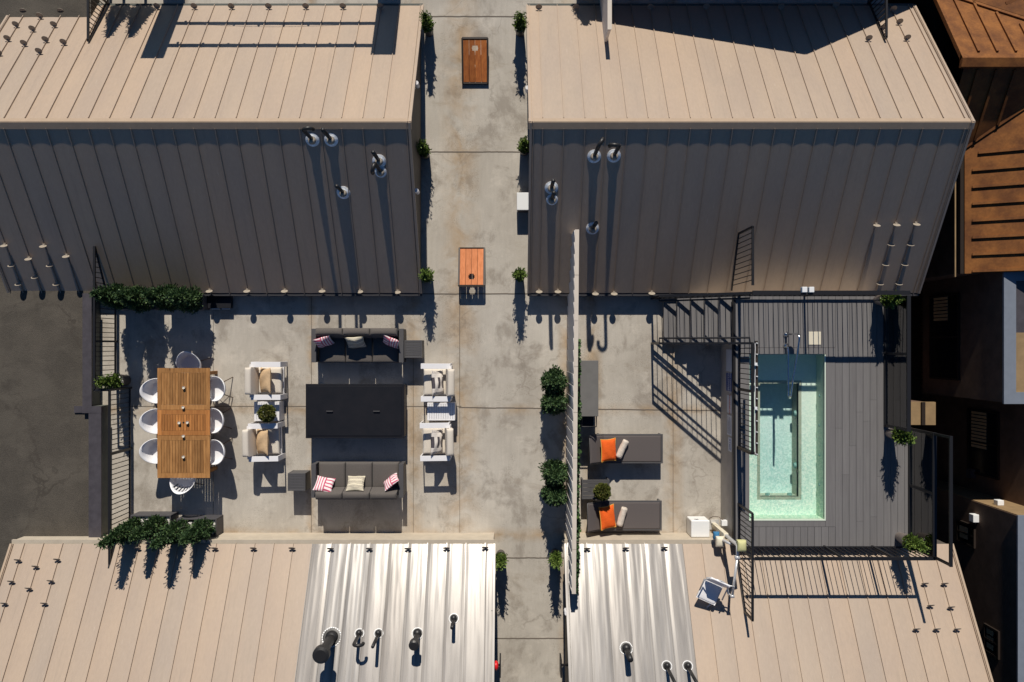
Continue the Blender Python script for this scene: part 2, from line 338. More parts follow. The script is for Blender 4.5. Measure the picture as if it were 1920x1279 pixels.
# ------------------------------------------------------------ mesh builder
OFF = {}
class MB:
    def __init__(s): s.v = []; s.f = []; s.t = []; s.uv = []
    def add(s, vs, fs, tone=.5, uvs=None):
        o = len(s.v); s.v += [tuple(p) for p in vs]
        for f in fs: s.f.append(tuple(i + o for i in f)); s.t.append(tone)
        if uvs is not None: s.uv += uvs
        return s
    def box(s, x0, x1, y0, y1, z0, z1, tone=.5, M=None):
        vs = [Vector((x, y, z)) for x in (x0, x1) for y in (y0, y1) for z in (z0, z1)]
        if M is not None: vs = [M @ p for p in vs]
        return s.add(vs, [(0, 1, 3, 2), (4, 6, 7, 5), (0, 4, 5, 1), (2, 3, 7, 6), (0, 2, 6, 4), (1, 5, 7, 3)], tone)
    def taper(s, c, a0, b0, z0, a1, b1, z1, dx=0, dy=0):
        x, y = c
        vs = [(x - a0, y - b0, z0), (x + a0, y - b0, z0), (x + a0, y + b0, z0), (x - a0, y + b0, z0),
              (x + dx - a1, y + dy - b1, z1), (x + dx + a1, y + dy - b1, z1), (x + dx + a1, y + dy + b1, z1), (x + dx - a1, y + dy + b1, z1)]
        return s.add(vs, [(3, 2, 1, 0), (4, 5, 6, 7), (0, 1, 5, 4), (1, 2, 6, 5), (2, 3, 7, 6), (3, 0, 4, 7)])
    def beam(s, a, b, w, h, up=(0, 0, 1)):
        a, b = Vector(a), Vector(b); d = (b - a); L = d.length
        if L < 1e-6: return s
        d.normalize(); u = Vector(up); sd_ = d.cross(u)
        if sd_.length < 1e-4: sd_ = d.cross(Vector((0, 1, 0)))
        sd_.normalize(); u = sd_.cross(d)
        vs = [p + sd_ * (w / 2 * i) + u * (h / 2 * j) for p in (a, b) for i in (-1, 1) for j in (-1, 1)]
        return s.add(vs, [(0, 1, 3, 2), (4, 6, 7, 5), (0, 4, 5, 1), (2, 3, 7, 6), (0, 2, 6, 4), (1, 5, 7, 3)])
    def cyl(s, a, b, r0, r1=None, n=16, cap=True):
        a, b = Vector(a), Vector(b); r1 = r0 if r1 is None else r1
        q = (b - a).to_track_quat('Z', 'Y'); vs = []
        for c, r in ((a, r0), (b, r1)):
            for i in range(n):
                t = 2 * math.pi * i / n; vs.append(c + q @ Vector((r * math.cos(t), r * math.sin(t), 0)))
        fs = [(i, (i + 1) % n, n + (i + 1) % n, n + i) for i in range(n)]
        if cap: fs += [tuple(range(n - 1, -1, -1)), tuple(range(n, 2 * n))]
        return s.add(vs, fs)
    def tube(s, pts, r, n=10, close=False):
        pts = [Vector(p) for p in pts]; rings = []; vs = []; N = len(pts); prev = None
        for i, p in enumerate(pts):
            if close: d = pts[(i + 1) % N] - pts[i - 1]
            else: d = pts[min(i + 1, N - 1)] - pts[max(i - 1, 0)]
            d.normalize()
            if prev is None:
                u = d.cross(Vector((.13, .37, .92))); u.normalize()
            else:
                u = prev - d * prev.dot(d); u.normalize()
            prev = u; v = d.cross(u)
            rr = r[i] if isinstance(r, (list, tuple)) else r
            for k in range(n):
                t = 2 * math.pi * k / n; vs.append(p + u * (rr * math.cos(t)) + v * (rr * math.sin(t)))
        fs = []
        for i in range(N if close else N - 1):
            j = (i + 1) % N
            for k in range(n): fs.append((i * n + k, i * n + (k + 1) % n, j * n + (k + 1) % n, j * n + k))
        if not close: fs += [tuple(range(n - 1, -1, -1)), tuple((N - 1) * n + k for k in range(n))]
        return s.add(vs, fs)
    def lathe(s, prof, c, n=24, M=None, sx=1., sy=1.):
        vs = []; fs = []; c = Vector(c)
        for r, z in prof:
            for k in range(n):
                t = 2 * math.pi * k / n; p = Vector((r * sx * math.cos(t), r * sy * math.sin(t), z))
                if M is not None: p = M @ p
                vs.append(c + p)
        for i in range(len(prof) - 1):
            for k in range(n): fs.append((i * n + k, i * n + (k + 1) % n, (i + 1) * n + (k + 1) % n, (i + 1) * n + k))
        fs.append(tuple(range(n - 1, -1, -1))); fs.append(tuple((len(prof) - 1) * n + k for k in range(n)))
        return s.add(vs, fs)
    def prism(s, poly, axis, a, b, tone=.5):
        n = len(poly)
        def mk(p, t): return {0: (t, p[0], p[1]), 1: (p[0], t, p[1]), 2: (p[0], p[1], t)}[axis]
        vs = [mk(p, a) for p in poly] + [mk(p, b) for p in poly]
        fs = [tuple(range(n)), tuple(range(2 * n - 1, n - 1, -1))] + [(i, n + i, n + (i + 1) % n, (i + 1) % n) for i in range(n)]
        return s.add(vs, fs, tone)
    def build(s, name, m, parent=None, smooth=False, bevel=0., seg=2, solid=0., recalc=True, label=None, sub=0, double=False):
        me = bpy.data.meshes.new(name)
        off = OFF.get(parent.name, Vector()) if parent else Vector()
        me.from_pydata([Vector(p) - off for p in s.v], [], s.f)
        if any(t != .5 for t in s.t):
            at = me.attributes.new('tone', 'FLOAT', 'FACE'); at.data.foreach_set('value', s.t)
        else:
            at = me.attributes.new('tone', 'FLOAT', 'FACE'); at.data.foreach_set('value', [.5] * len(s.f))
        if s.uv and len(s.uv) == len(s.v):
            ul = me.uv_layers.new(name='UVMap')
            for lp in me.loops: ul.data[lp.index].uv = s.uv[lp.vertex_index]
        if recalc:
            import bmesh
            bm = bmesh.new(); bm.from_mesh(me)
            if double: bmesh.ops.remove_doubles(bm, verts=bm.verts, dist=1e-5)
            bmesh.ops.recalc_face_normals(bm, faces=bm.faces); bm.to_mesh(me); bm.free()
        me.materials.append(MATS[m])
        if smooth:
            for p in me.polygons: p.use_smooth = True
        o = bpy.data.objects.new(name, me); COL.objects.link(o)
        if parent: o.parent = parent; OFF[o.name] = off
        if solid:
            q = o.modifiers.new('solid', 'SOLIDIFY'); q.thickness = solid; q.offset = 0
        if sub:
            q = o.modifiers.new('sub', 'SUBSURF'); q.levels = sub; q.render_levels = sub
        if bevel:
            q = o.modifiers.new('bevel', 'BEVEL'); q.width = bevel; q.segments = seg; q.limit_method = 'ANGLE'; q.angle_limit = math.radians(40)
            if smooth or seg > 1:
                for p in me.polygons: p.use_smooth = True
                q.harden_normals = True
        if label: o['label'] = label
        return o

def tag(o, label, cat, group=None):
    o['label'] = label; o['category'] = cat
    if group: o['group'] = group
    return o
def struct(o): o['kind'] = 'structure'; return o
def thing(name, loc, label, cat, group=None, local=False, rz=0.):
    o = bpy.data.objects.new(name, None); o.empty_display_size = .2; COL.objects.link(o)
    o.location = loc; o.rotation_euler = (0, 0, rz)
    OFF[o.name] = Vector() if local else Vector(loc)
    return tag(o, label, cat, group)
def kids(o): return [c for c in list(COL.objects) if c.parent == o]
def dup(root, loc, rz=0., label=None, group=None):
    def cp(o, par):
        c = o.copy(); COL.objects.link(c); c.parent = par
        for ch in KIDS.get(o.name, ()): cp(ch, c)
        return c
    KIDS = {}
    for ch in COL.objects:
        if ch.parent: KIDS.setdefault(ch.parent.name, []).append(ch)
    c = cp(root, None); c.location = loc; c.rotation_euler = (0, 0, rz)
    if label: c['label'] = label
    if group: c['group'] = group
    return c
# ------------------------------------------------------------ ground levels
ST = .38                                           # level of the street west of the courtyard
g = MB().box(-300, 300, -300, 300, -6, -5).build('ground', 'dark_soil'); struct(g)
g = MB().box(-60, -10.0, -60, 60, -4.9, ST).build('street', 'asphalt'); struct(g)
g = MB().box(-10.12, 9.15, -40, 40, -4.9, 0).build('courtyard', 'concrete'); struct(g)
# saw-cut joints of the slabs: thin dark strips
j = MB()
def vj(px, y0, y1, wd=.012): j.box(X(px) - wd / 2, X(px) + wd / 2, min(Y(y0), Y(y1)), max(Y(y0), Y(y1)), .0035, .005)
def hj(py, x0, x1, wd=.02, s=0.):
    x0, x1 = X(x0), X(x1); n = 14; y = Y(py); k = 0.
    for i in range(n):
        a, b = x0 + (x1 - x0) * i / n, x0 + (x1 - x0) * (i + 1) / n; y1 = y + s * (b - x0) + random.uniform(-.006, .006)
        j.add([(a, y + s * (a - x0) - wd / 2, .0045), (b, y1 - wd / 2, .0045), (b, y1 + wd / 2, .0045), (a, y + s * (a - x0) + wd / 2, .0045)], [(0, 1, 2, 3)])
hj(762, 245, 865, .016); hj(764, 860, 1350, .024, -.012)
for py, a, b in ((285, 793, 990), (551, 793, 1240), (1046, 928, 1058), (1197, 928, 1058), (31, 793, 988)): hj(py, a, b, .026)
vj(400, 586, 975, .01); vj(584, 552, 1008); vj(775, 640, 1008, .01); vj(862, 552, 760, .016); vj(862, 760, 1008, .01); vj(1262, 650, 1008)
j = j.build('joint', 'joint', recalc=False); struct(j)
# ------------------------------------------------------------ standing seam roofs
SP = .4478
def slope(m1, ye, ze, yr, zr, x0, x1, seams, minor=False, sag=.004, ribs=None):
    """roof plane between eave (ye,ze) and ridge (yr,zr); pans sag a little, seams stand up 35 mm"""
    d = Vector((0, yr - ye, zr - ze)); L = d.length; d.normalize(); nrm = Vector((0, -d.z, d.y)) if d.y > 0 else Vector((0, d.z, -d.y))
    xs = sorted([x0] + [x for x in seams if x0 + .02 < x < x1 - .02] + [x1]); T = 8
    for a, b in zip(xs, xs[1:]):
        K = 6; vs = []; fs = []; jit = [random.uniform(.55, 1.2)] * (T + 1)
        for t in range(T + 1):
            for k in range(K + 1):
                u = k / K; off = sag * 4 * u * (1 - u) * (1 if not minor else jit[t] * 1.0)
                if minor: off += .004 * math.sin(u * 6.28 + 1) * u * (1 - u) * 4
                p = Vector((a + (b - a) * u, ye, ze)) + d * (L * t / T) + nrm * off; vs.append(p)
        for t in range(T):
            for k in range(K):
                i = t * (K + 1) + k; fs.append((i, i + 1, i + K + 2, i + K + 1))
        m1.add(vs, fs, min(.99, max(.01, random.gauss(.5, .25))))
        if minor:
            for u in (.3, .36, .68, .74):
                x = a + (b - a) * u; q0 = Vector((x, ye, ze)) + d * .04 + nrm * .004; q1 = q0 + d * (L - .06)
                m1.beam(q0, q1, .013, .020, nrm)
    for x in seams:
        if x0 + .02 < x < x1 - .02:
            q0 = Vector((x, ye, ze)) + nrm * .016 - d * .015; q1 = Vector((x, yr, zr)) + nrm * .016 - d * .12
            m1.beam(q0, q1, .022 if minor else .013, .05 if minor else .036, nrm)
    return d, nrm
def on(ye, ze, yr, zr, px, py):
    k = (zr - ze) / (yr - ye); a = -(py - CY) / F; z = (ze + k * (a * H - ye)) / (1 + k * a)
    return Vector(((px - CX) * (H - z) / F, a * (H - z), z))
def guard(par, p, d, nrm, nm='snow_guard'):
    """round plate clamped upright on a seam"""
    m = MB(); c = p + nrm * .085; q = d.to_track_quat('Z', 'Y'); e1 = d.cross(nrm)
    pts = []
    for i in range(22):
        t = 2 * math.pi * i / 22; r = .08
        pts.append(c + e1 * (r * math.cos(t)) + nrm * (r * .92 * math.sin(t)))
    vs = [x - d * .003 for x in pts] + [x + d * .003 for x in pts]; n = 22
    m.add(vs, [tuple(range(n)), tuple(range(2 * n - 1, n - 1, -1))] + [(i, n + i, n + (i + 1) % n, (i + 1) % n) for i in range(n)])
    for k in (-1, 0, 1): m.beam(c + e1 * (.04 * k) - nrm * .07, c + e1 * (.04 * k) + nrm * .06, .007, .008, d)
    m.box(p.x - .02, p.x + .02, p.y - .03, p.y + .03, p.z - .01, p.z + .045)
    return m.build(nm, 'guard_metal', par)
NE = (8.24, .10); RG = (4.72, 2.58); ME = (1.26, .345); SE = (-4.63, .83); SR = (-8.10, 2.91); SB = (-11.6, .85)

def gable(name, loc, label, x0, x1, n_e, rdg, s_e, floor, seams, west_wall=True, parts=None):
    t = thing(name, loc, label, 'building')
    yn, zn = n_e; yr, zr = rdg; ys, zs = s_e
    body = MB().prism([(ys + .03, floor), (yn - .03, floor), (yn - .03, zn - .05), (yr, zr - .07), (ys + .03, zs - .05)], 0, x0 + .05, x1 - .05)
    body.build('wall', 'wall_siding', t)
    return t
def rake(m, x, sgn, n_e, rdg):
    a = Vector((x, n_e[0], n_e[1])); b = Vector((x, rdg[0], rdg[1])); d = (b - a).normalized()
    m.beam(a, b, .05, .06); m.beam(a + Vector((-sgn * .055, 0, .02)), b + Vector((-sgn * .055, 0, .02)), .012, .05)
def ridge_cap(t, x0, x1, rdg):
    yr, zr = rdg; m = MB()
    m.prism([(yr + .10, zr - .045), (yr + .02, zr + .018), (yr - .005, zr + .016), (yr - .128, zr - .056), (yr - .128, zr - .070), (yr - .02, zr - .03)], 0, x0, x1)
    m.build('ridge_cap', 'trim_metal', t)

# --- north row (M): two gables with the ridge running east-west
def north_building(name, loc, label, x0, x1, seams):
    t = gable(name, loc, label, x0, x1, NE, RG, ME, -4.9 if x1 > 5 else -.2, seams)
    m = MB(); dl, nl = slope(m, *NE, *RG, x0, x1, seams); rake(m, x0, -1, NE, RG); rake(m, x1, 1, NE, RG)
    m.build('roof_slope', 'tan_metal', t)
    m = MB(); dd, nd = slope(m, *ME, RG[0], RG[1], x0 + .04, x1 - .04, seams, sag=.0045)
    rake(m, x0 + .02, -1, ME, RG); rake(m, x1 - .02, 1, ME, RG)
    m.build('roof_slope', 'tan_metal', t)
    ridge_cap(t, x0 - .03, x1 + .03, RG)
    m = MB().box(x0, x1, ME[0] - .07, ME[0] + .0, ME[1] - .13, ME[1] - .02)
    m.build('gutter', 'gutter', t)
    m = MB().box(x0, x1, NE[0] - .0, NE[0] + .06, NE[1] - .12, NE[1] - .012); m.build('gutter', 'coping_face', t)
    return t, dl, nl, dd, nd
SL = [-2.665 - SP * k for k in range(0, 21)]
SRr = [.71 + SP * k for k in range(0, 21)]
nw, dl, nl, dd, nd = north_building('metal_roof_building', (-7, 4.75, 0), 'long gabled building with tan and shaded metal roof slopes, west of the upper alley', -12.0, -2.10, SL)
ne, *_ = north_building('metal_roof_building', (5, 4.75, 0), 'gabled metal-roofed building east of the alley, the pool deck against its lower eave', .435, 9.82, SRr)
def snap(x, seams): return min(seams, key=lambda s: abs(s - x))
def guards(t, pts, sl, seams, d, nrm):
    for px, py in pts:
        p = on(*sl, px, py); p.x = snap(p.x, seams + [seams[0] + SP * k for k in range(-2, 3)]) if abs(snap(p.x, seams) - p.x) < .25 else p.x
        guard(t, p, d, nrm)
NSL = (*NE, *RG); MSL = (*ME, *RG); SSL = (*SE, *SR)
guards(nw, [(289, 17), (359, 17), (430, 17), (500, 17), (570, 17), (640, 17), (710, 17), (41, 27), (71, 35), (110, 27), (27, 51), (58, 59), (97, 51), (13, 77), (44, 86), (84, 79), (116, 84), (2, 104), (71, 101)], NSL, SL, dl, nl)
guards(nw, [(12, 458), (85, 459), (57, 483), (127, 478), (27, 495), (97, 495), (70, 517), (40, 530), (110, 530), (396, 543), (467, 543), (537, 543), (606, 543), (677, 544), (748, 545)], MSL, SL, dd, nd)
guards(ne, [(1011, 19), (1082, 19), (1223, 19), (1330, 18), (1471, 19), (1579, 15), (1700, 46), (1687, 22), (1671, 57), (1641, 77), (1713, 76)], NSL, SRr, dl, nl)
guards(ne, [(1649, 420), (1687, 419), (1725, 418), (1676, 456), (1713, 456), (1665, 493), (1702, 493), (1655, 529), (1690, 529), (1011, 544), (1046, 544), (1117, 548), (1151, 548), (1222, 547)], MSL, SRr, dd, nd)

def vent(t, px, py, sl, nrm, h, r, lean=(0, 0), hook=None, cap=False, ring=False, fl=.15):
    """stack pipe through the roof with its flashing plate and boot"""
    p = on(*sl, px, py); q = nrm.to_track_quat('Z', 'Y').to_matrix()
    f = MB()
    if ring:
        f.lathe([(fl, .004), (fl, .012), (r + .05, .016)], p, 28, q)
        fo = f.build('vent_flashing', 'pipe_black', t, smooth=False)
        b = MB(); n = 26
        for i in range(n):
            a = 2 * math.pi * i / n; u = q @ Vector((math.cos(a), math.sin(a), 0)); v = q @ Vector((-math.sin(a), math.cos(a), 0))
            c = p + u * (fl + .004) + nrm * .016; b.beam(c - v * (fl * .085), c + v * (fl * .085), .022, .012, nrm)
        b.build('bolt_ring', 'ring_white', fo)
        f = MB().lathe([(fl * .72, .012), (r + .03, .07), (r + .008, .13)], p, 20, q)
        f.build('boot', 'pipe_black', fo, smooth=True)
    else:
        f.lathe([(fl, .003), (fl, .012), (fl * .6, .03), (r + .055, .05)], p, 28, q)
        fo = f.build('vent_flashing', 'zinc', t, smooth=False)
        MB().lathe([(r + .05, .03), (r + .028, .11), (r + .005, .16), (r, .17)], p, 20, q).build('boot', 'guard_metal', fo, smooth=True)
    top = p + Vector((lean[0], lean[1], h)); m = MB(); pts = [p - Vector((0, 0, .05)), p + (top - p) * .5, top]
    if hook:
        R = .095; hd = Vector((hook[0], hook[1], 0)).normalized(); pts = [p - Vector((0, 0, .05)), p + (top - p) * .5, top - Vector((0, 0, .02))]
        for i in range(1, 11):
            a = math.pi * i / 10; pts.append(top + hd * (R - R * math.cos(a)) + Vector((0, 0, R * math.sin(a))))
        pts.append(pts[-1] - Vector((0, 0, .04)))
    m.tube(pts, r, 14)
    if cap:
        m.cyl(top - Vector((0, 0, .10)), top + Vector((0, 0, .05)), r * 1.75, r * 1.75, 22)
        m.cyl(top + Vector((0, 0, .05)), top + Vector((0, 0, .075)), r * 1.75, r * 1.2, 22)
    m.build('vent_pipe', 'pipe_black', t, smooth=True if not cap else False)
vent(nw, 586, 262, MSL, nd, .75, .042, hook=(1, .15)); vent(nw, 621, 262, MSL, nd, .80, .042)
vent(nw, 711, 302, MSL, nd, .80, .042); vent(nw, 714, 322, MSL, nd, .74, .042, hook=(-.3, -1), fl=.13)
vent(nw, 644, 361, MSL, nd, .72, .040)
vent(ne, 1114, 293, MSL, nd, .80, .042, hook=(.3, .5)); vent(ne, 1151, 292, MSL, nd, .80, .042, hook=(-1, .1))
vent(ne, 1034, 352, MSL, nd, .75, .042); vent(ne, 1035, 374, MSL, nd, .80, .042, fl=.13); vent(ne, 1111, 428, MSL, nd, .78, .045)
def wall_lamp(t, x, s, yy, z, mt='wall_siding'):
    m = MB().box(min(x, x + s * .03), max(x, x + s * .03), yy - .07, yy + .07, z - .12, z + .12).cyl((x + s * .08, yy, z - .14), (x + s * .08, yy, z + .12), .045)
    m.box(min(x + s * .03, x + s * .05), max(x + s * .03, x + s * .05), yy - .03, yy + .03, z - .04, z + .04)
    m.build('wall_lamp', mt, t)
wall_lamp(nw, -2.15, 1, Y(157, 1.6), 1.55, 'white_metal'); wall_lamp(nw, -2.15, 1, Y(358, 1.6), 1.55, 'white_metal'); wall_lamp(ne, .485, -1, Y(166, 1.6), 1.55, 'white_metal')

# --- south row (S)
SLs = [-.56 - SP * k for k in range(0, 25)]; SRs = [1.803 + SP * k for k in range(-1, 20)]
def south_building(loc, label, x0, x1, seams, xs0, xs1, floor=-.2):
    t = gable('metal_roof_building', loc, label, x0, x1, (SE[0], SE[1]), (SR[0], SR[1]), (SB[0], SB[1]), floor, seams)
    parts = [(x0, xs0, 'tan_metal'), (xs0, xs1, 'silver_metal'), (xs1, x1, 'tan_metal')]
    for a, b, mt in parts:
        if b - a < .1: continue
        m = MB(); r = slope(m, *SE, *SR, a, b, [s for s in seams if a < s < b], minor=(mt == 'silver_metal'), sag=(.011 if mt == 'silver_metal' else .003))
        for s in (a, b):
            if abs(s - x0) > .05 and abs(s - x1) > .05 and s == a:
                pass
        d, n = r
        if abs(a - x0) > .05:
            m.beam(Vector((a, SE[0], SE[1])) + n * .016, Vector((a, SR[0], SR[1])) + n * .016, .013, .036, n)
        m.build('roof_slope', mt, t)
    for x, sg in ((x0, -1), (x1, 1)):
        m = MB(); rake(m, x, sg, SE, SR); m.build('rake_trim', 'silver_metal' if abs(x) < 2 else 'trim_metal', t)
    m = MB(); slope(m, *SB, SR[0], SR[1] - .03, x0, x1, seams); m.build('roof_slope', 'tan_metal', t)
    ridge_cap(t, x0, x1, SR)
    # pale curb that carries the eave, its lit face towards the courtyard
    MB().box(x0 + .02, (x1 if x1 < 5 else 5.12) - .02, SE[0] + .01, SE[0] + .07, 0.002, SE[1] - .08).build('curb', 'curb', t)
    MB().box(x0 - .01, (x1 if x1 < 5 else 5.14) + .0, SE[0] - .02, SE[0] + .09, SE[1] - .08, SE[1] - .025).build('eave_trim', 'curb', t)
    return t, d, n
sw, ds, ns = south_building((-6, -8.1, 0), 'lower building with tan then bright silver metal roof, left of the lower alley', -11.62, -.35, SLs, -4.588, -.35)
se, _, _ = south_building((6, -8.1, 0), 'lower building with silver then tan metal roof, below the loungers and pool', 1.30, 10.33, SRs, 1.30, 4.042, -4.9)
guards(sw, [(265, 1030), (406, 1030), (478, 1030), (550, 1030), (622, 1031), (693, 1031), (766, 1031), (838, 1030), (910, 1029), (43, 1052), (75, 1064), (116, 1051), (30, 1092), (61, 1105), (102, 1091), (15, 1133), (89, 1133)], SSL, SLs, ds, ns)
guards(se, [(1100, 1031), (1173, 1030), (1245, 1029), (1737, 1096), (1774, 1096), (1750, 1137), (1787, 1140), (1724, 1181), (1763, 1181), (1800, 1181)], SSL, SRs, ds, ns)
vent(sw, 622, 1195, SSL, ns, .98, .10, cap=True, ring=True, fl=.20)
vent(sw, 674, 1188, SSL, ns, .62, .038, hook=(1, 0), ring=True, fl=.095); vent(sw, 710, 1188, SSL, ns, .78, .036, ring=True, fl=.095)
vent(sw, 783, 1188, SSL, ns, .66, .062, cap=True, ring=True, fl=.115); vent(sw, 851, 1160, SSL, ns, .58, .04, ring=True, fl=.10)
vent(se, 1174, 1216, SSL, ns, .62, .062, ring=True, fl=.13); vent(se, 1250, 1249, SSL, ns, .95, .036, ring=True, fl=.10); vent(se, 1289, 1249, SSL, ns, .95, .036, ring=True, fl=.10)
# alley side fittings of the south buildings
f = MB().lathe([(.02, 0), (.09, .01), (.11, .05), (.08, .09), (.02, .10)], (-.34, Y(1248, 1.9), 1.9), 20, Matrix.Rotation(math.radians(90), 3, 'Y'))
f.build('alarm_bell', 'red_paint', sw, smooth=True)
for t_, xx, s_ in ((sw, -.35, 1), (se, 1.30, -1)):
    f = MB(); y_ = Y(1251, 1.6); f.box(min(xx + s_ * .13, xx + s_ * .16), max(xx + s_ * .13, xx + s_ * .16), y_ - .2, y_ + .2, 1.3, 1.7)
    f.box(min(xx - s_ * .04, xx + s_ * .14), max(xx - s_ * .04, xx + s_ * .14), y_ - .02, y_ + .02, 1.45, 1.5); f.build('wall_sign', 'black_steel', t_)
wall_lamp(sw, -.40, 1, Y(1150, 1.6), 1.5, 'black_steel'); wall_lamp(se, 1.36, -1, Y(1150, 1.6), 1.5, 'white_metal')

# ------------------------------------------------------------ neighbours to the north (they throw the shadows on the roofs)
t = thing('gabled_house', (6, 10, 0), 'unlit house just past the top edge whose gable shades the tan roof', 'building')
MB().prism([(1.75, -.2), (1.75, .27 + TS * 1.67), (6.71, 1.193 + TS * 2.65), (9.9, -.07 + TS * 1.134), (9.9, -.2)], 1, 9.3, 16).build('wall', 'brown_siding', t)
m = MB(); m.beam((1.6, 12.6, .25 + TS * 1.67), (6.71, 12.6, 1.21 + TS * 2.65), 6.6, .06, (0, 0, 1)); m.beam((6.71, 12.6, 1.21 + TS * 2.65), (9.98, 12.6, -.06 + TS * 1.134), 6.6, .06, (0, 0, 1)); m.build('roof_slope', 'rust', t)
t = thing('terrace_gateway', (-5.5, 9, 0), 'tall pillared gateway with string lights throwing bar shadows on the upper left roof', 'pergola')
for a, b, h in ((-8.45, -7.92, 1.271 + TS * 2.46), (-3.22, -2.66, 1.193 + TS * 2.35)): MB().box(a, b, 8.94, 9.06, 0, h).build('pillar', 'wall_siding', t)
for z0, z1 in ((.465 + TS * 1.37, .575 + TS * 1.37), (.95 + TS * 2.1, 1.07 + TS * 2.1)): MB().box(-7.92, -3.22, 8.97, 9.03, z0, z1).build('beam', 'wall_siding', t)
for z0, z1, k in ((1.42, 1.80, -1), (2.42, 2.58, -1)):
    pts = []; m = MB()
    for i in range(25):
        u = i / 24; x = -7.92 + 4.7 * u; z = z0 + (z1 - z0) * (1 - (2 * u - 1) ** 2) * .55 + .05; pts.append((x, 9, z))
        if i % 3 == 1: m.lathe([(.012, -.11), (.03, -.09), (.034, -.06), (.02, -.02), (.012, 0)], (x, 9, z), 10)
    m.tube(pts, .006, 5); m.build('light_string', 'black_steel', t)

# ------------------------------------------------------------ rusty neighbour (north-east)
t = thing('rusty_roof_house', (12, 4, 0), 'house with rust-orange folded metal roofs, at the upper right corner', 'building')
Zr, Yr, Xl = 1.8, 6.35, 10.03; K = .62
def pN(x, y): return Vector((x, y, Zr - K * (y - Yr)))
def pS(x, y): return Vector((x, y, Zr - K * (Yr - y)))
def pW(x, y): return Vector((x, y, .7 + .47 * (x - 10.7)))
E = 19
m = MB(); m.add([pN(Xl, Yr), pN(E, Yr), pN(E, 11), pN(Xl, 11)], [(0, 1, 2, 3)])
n_ = Vector((0, K, 1)).normalized()
for px_ in (1835, 1870, 1905, 1940):
    x = X(px_, 1.7); y1 = 11 if px_ == 1835 else (Yr + (1.8 if px_ == 1870 else 1.35 if px_ == 1905 else 1.0))
    m.beam(pN(x, Yr + .18) + n_ * .02, pN(x, y1) + n_ * .02, .055, .05, n_)
m.beam(pN(Xl, Yr), pN(Xl, 11), .06, .10)
a_, b_ = pN(10.4, 8.25), pN(12.9, 6.95); m.beam(a_ + n_ * .03, b_ + n_ * .03, .09, .03, n_)
m.add([pN(10.4, 8.3) + n_ * .05, pN(12.9, 7.0) + n_ * .05, pN(13.5, 11) + Vector((0, 0, 2.2)), pN(10.4, 11) + Vector((0, 0, 1.0))], [(0, 1, 2, 3)])
m.beam(Vector((11.5, 7.93, .95)) , Vector((12.9, 8.3, 1.2)), .07, .06)
m.build('roof_slope', 'rust', t)
m = MB(); m.prism([(Yr + .12, Zr - .03), (Yr, Zr + .06), (Yr - .18, Zr + .0), (Yr - .18, Zr - .10), (Yr, Zr - .05)], 0, Xl - .03, E); m.build('ridge_cap', 'rust', t)
m = MB(); va, vb = (10.7, 4.66), (11.76, 5.44); sl_ = (vb[1] - va[1]) / (vb[0] - va[0]); ve = (12.98, va[1] + sl_ * 2.28)
m.add([pS(10.12, Yr), pS(E, Yr), pS(E, 5), pS(ve[0], ve[1]), pS(*va), pS(10.12, 4.5)], [(0, 1, 2, 3, 4, 5)])
ns_ = Vector((0, -K, 1)).normalized()
for px_ in (1834, 1869, 1904):
    x = X(px_, 1.7); yb = max(4.55, va[1] + sl_ * (x - va[0]) + .03); m.beam(pS(x, Yr - .2) + ns_ * .02, pS(x, yb) + ns_ * .02, .055, .05, ns_)
m.build('roof_slope', 'rust', t)
m = MB(); m.add([pW(*va), pW(*vb), pW(E, va[1] + sl_ * (E - va[0])), pW(E, 1.69), pW(10.7, 1.69)], [(0, 1, 2, 3, 4)])
nw_ = Vector((-.47, 0, 1)).normalized()
for k in range(8):
    y = Y(288 + 31.5 * k, .75); m.beam(pW(10.84 if k else 10.95, y) + nw_ * .02, pW(E, y) + nw_ * .02, .06, .055, nw_)
m.beam(pW(*va) + Vector((0, 0, .03)), pW(*vb) + Vector((0, 0, .03)), .07, .05)
m.build('roof_slope', 'rust', t)
m = MB().box(10.60, 10.68, 1.69, 4.55, .60, .70).build('gutter', 'rust_dark', t)
m = MB().beam((10.52, 1.62, .62), (10.52, 4.5, .62), .03, .03).build('gutter_edge', 'tan_stucco', t)
MB().box(10.85, 19, 1.75, 11, -5, .55).build('wall', 'brown_siding', t)
MB().box(10.2, 19, 6.0, 11, -5, .3).build('wall', 'rust_dark', t)

# ------------------------------------------------------------ dark brown neighbour (east)
t = thing('brown_house', (14, -4, -5), 'dark brown timber house in shade beyond the glass railing, right edge', 'building')
MB().box(12.6, 20, -1.3, 1.6, -5, .4).box(12.6, 20, -3.95, -1.32, -5, 1.0).build('wall', 'brown_siding', t)
MB().box(11.47, 20, -1.32, 1.74, -2.7, .94).build('bay', 'brown_siding', t)
m = MB(); a, b, c, d_ = 11.44, 20, -1.35, 1.77
for r_ in ((a, b, d_ - .27, d_), (a, b, c, c + .27), (a, a + .28, c + .27, d_ - .27)): m.box(r_[0], r_[1], r_[2], r_[3], .942, 1.0)
m.build('parapet_cap', 'grey_cap', t)
MB().box(a + .28, 20, c + .27, .30, .943, .96).build('roof_deck', 'tan_stucco', t)
MB().box(a + .28, 20, .30, d_ - .27, .943, .96).build('skylight', 'coping', t)
MB().box(11.78, 20, -14, -3.95, -5, .95).build('wing', 'brown_siding', t)
MB().box(11.76, 20, -14, -3.93, .952, 1.0).build('parapet_cap', 'grey_cap', t)
MB().box(11.80, 12.62, -3.948, -3.93, -5, .95).build('wing_end_wall', 'tan_stucco', t)
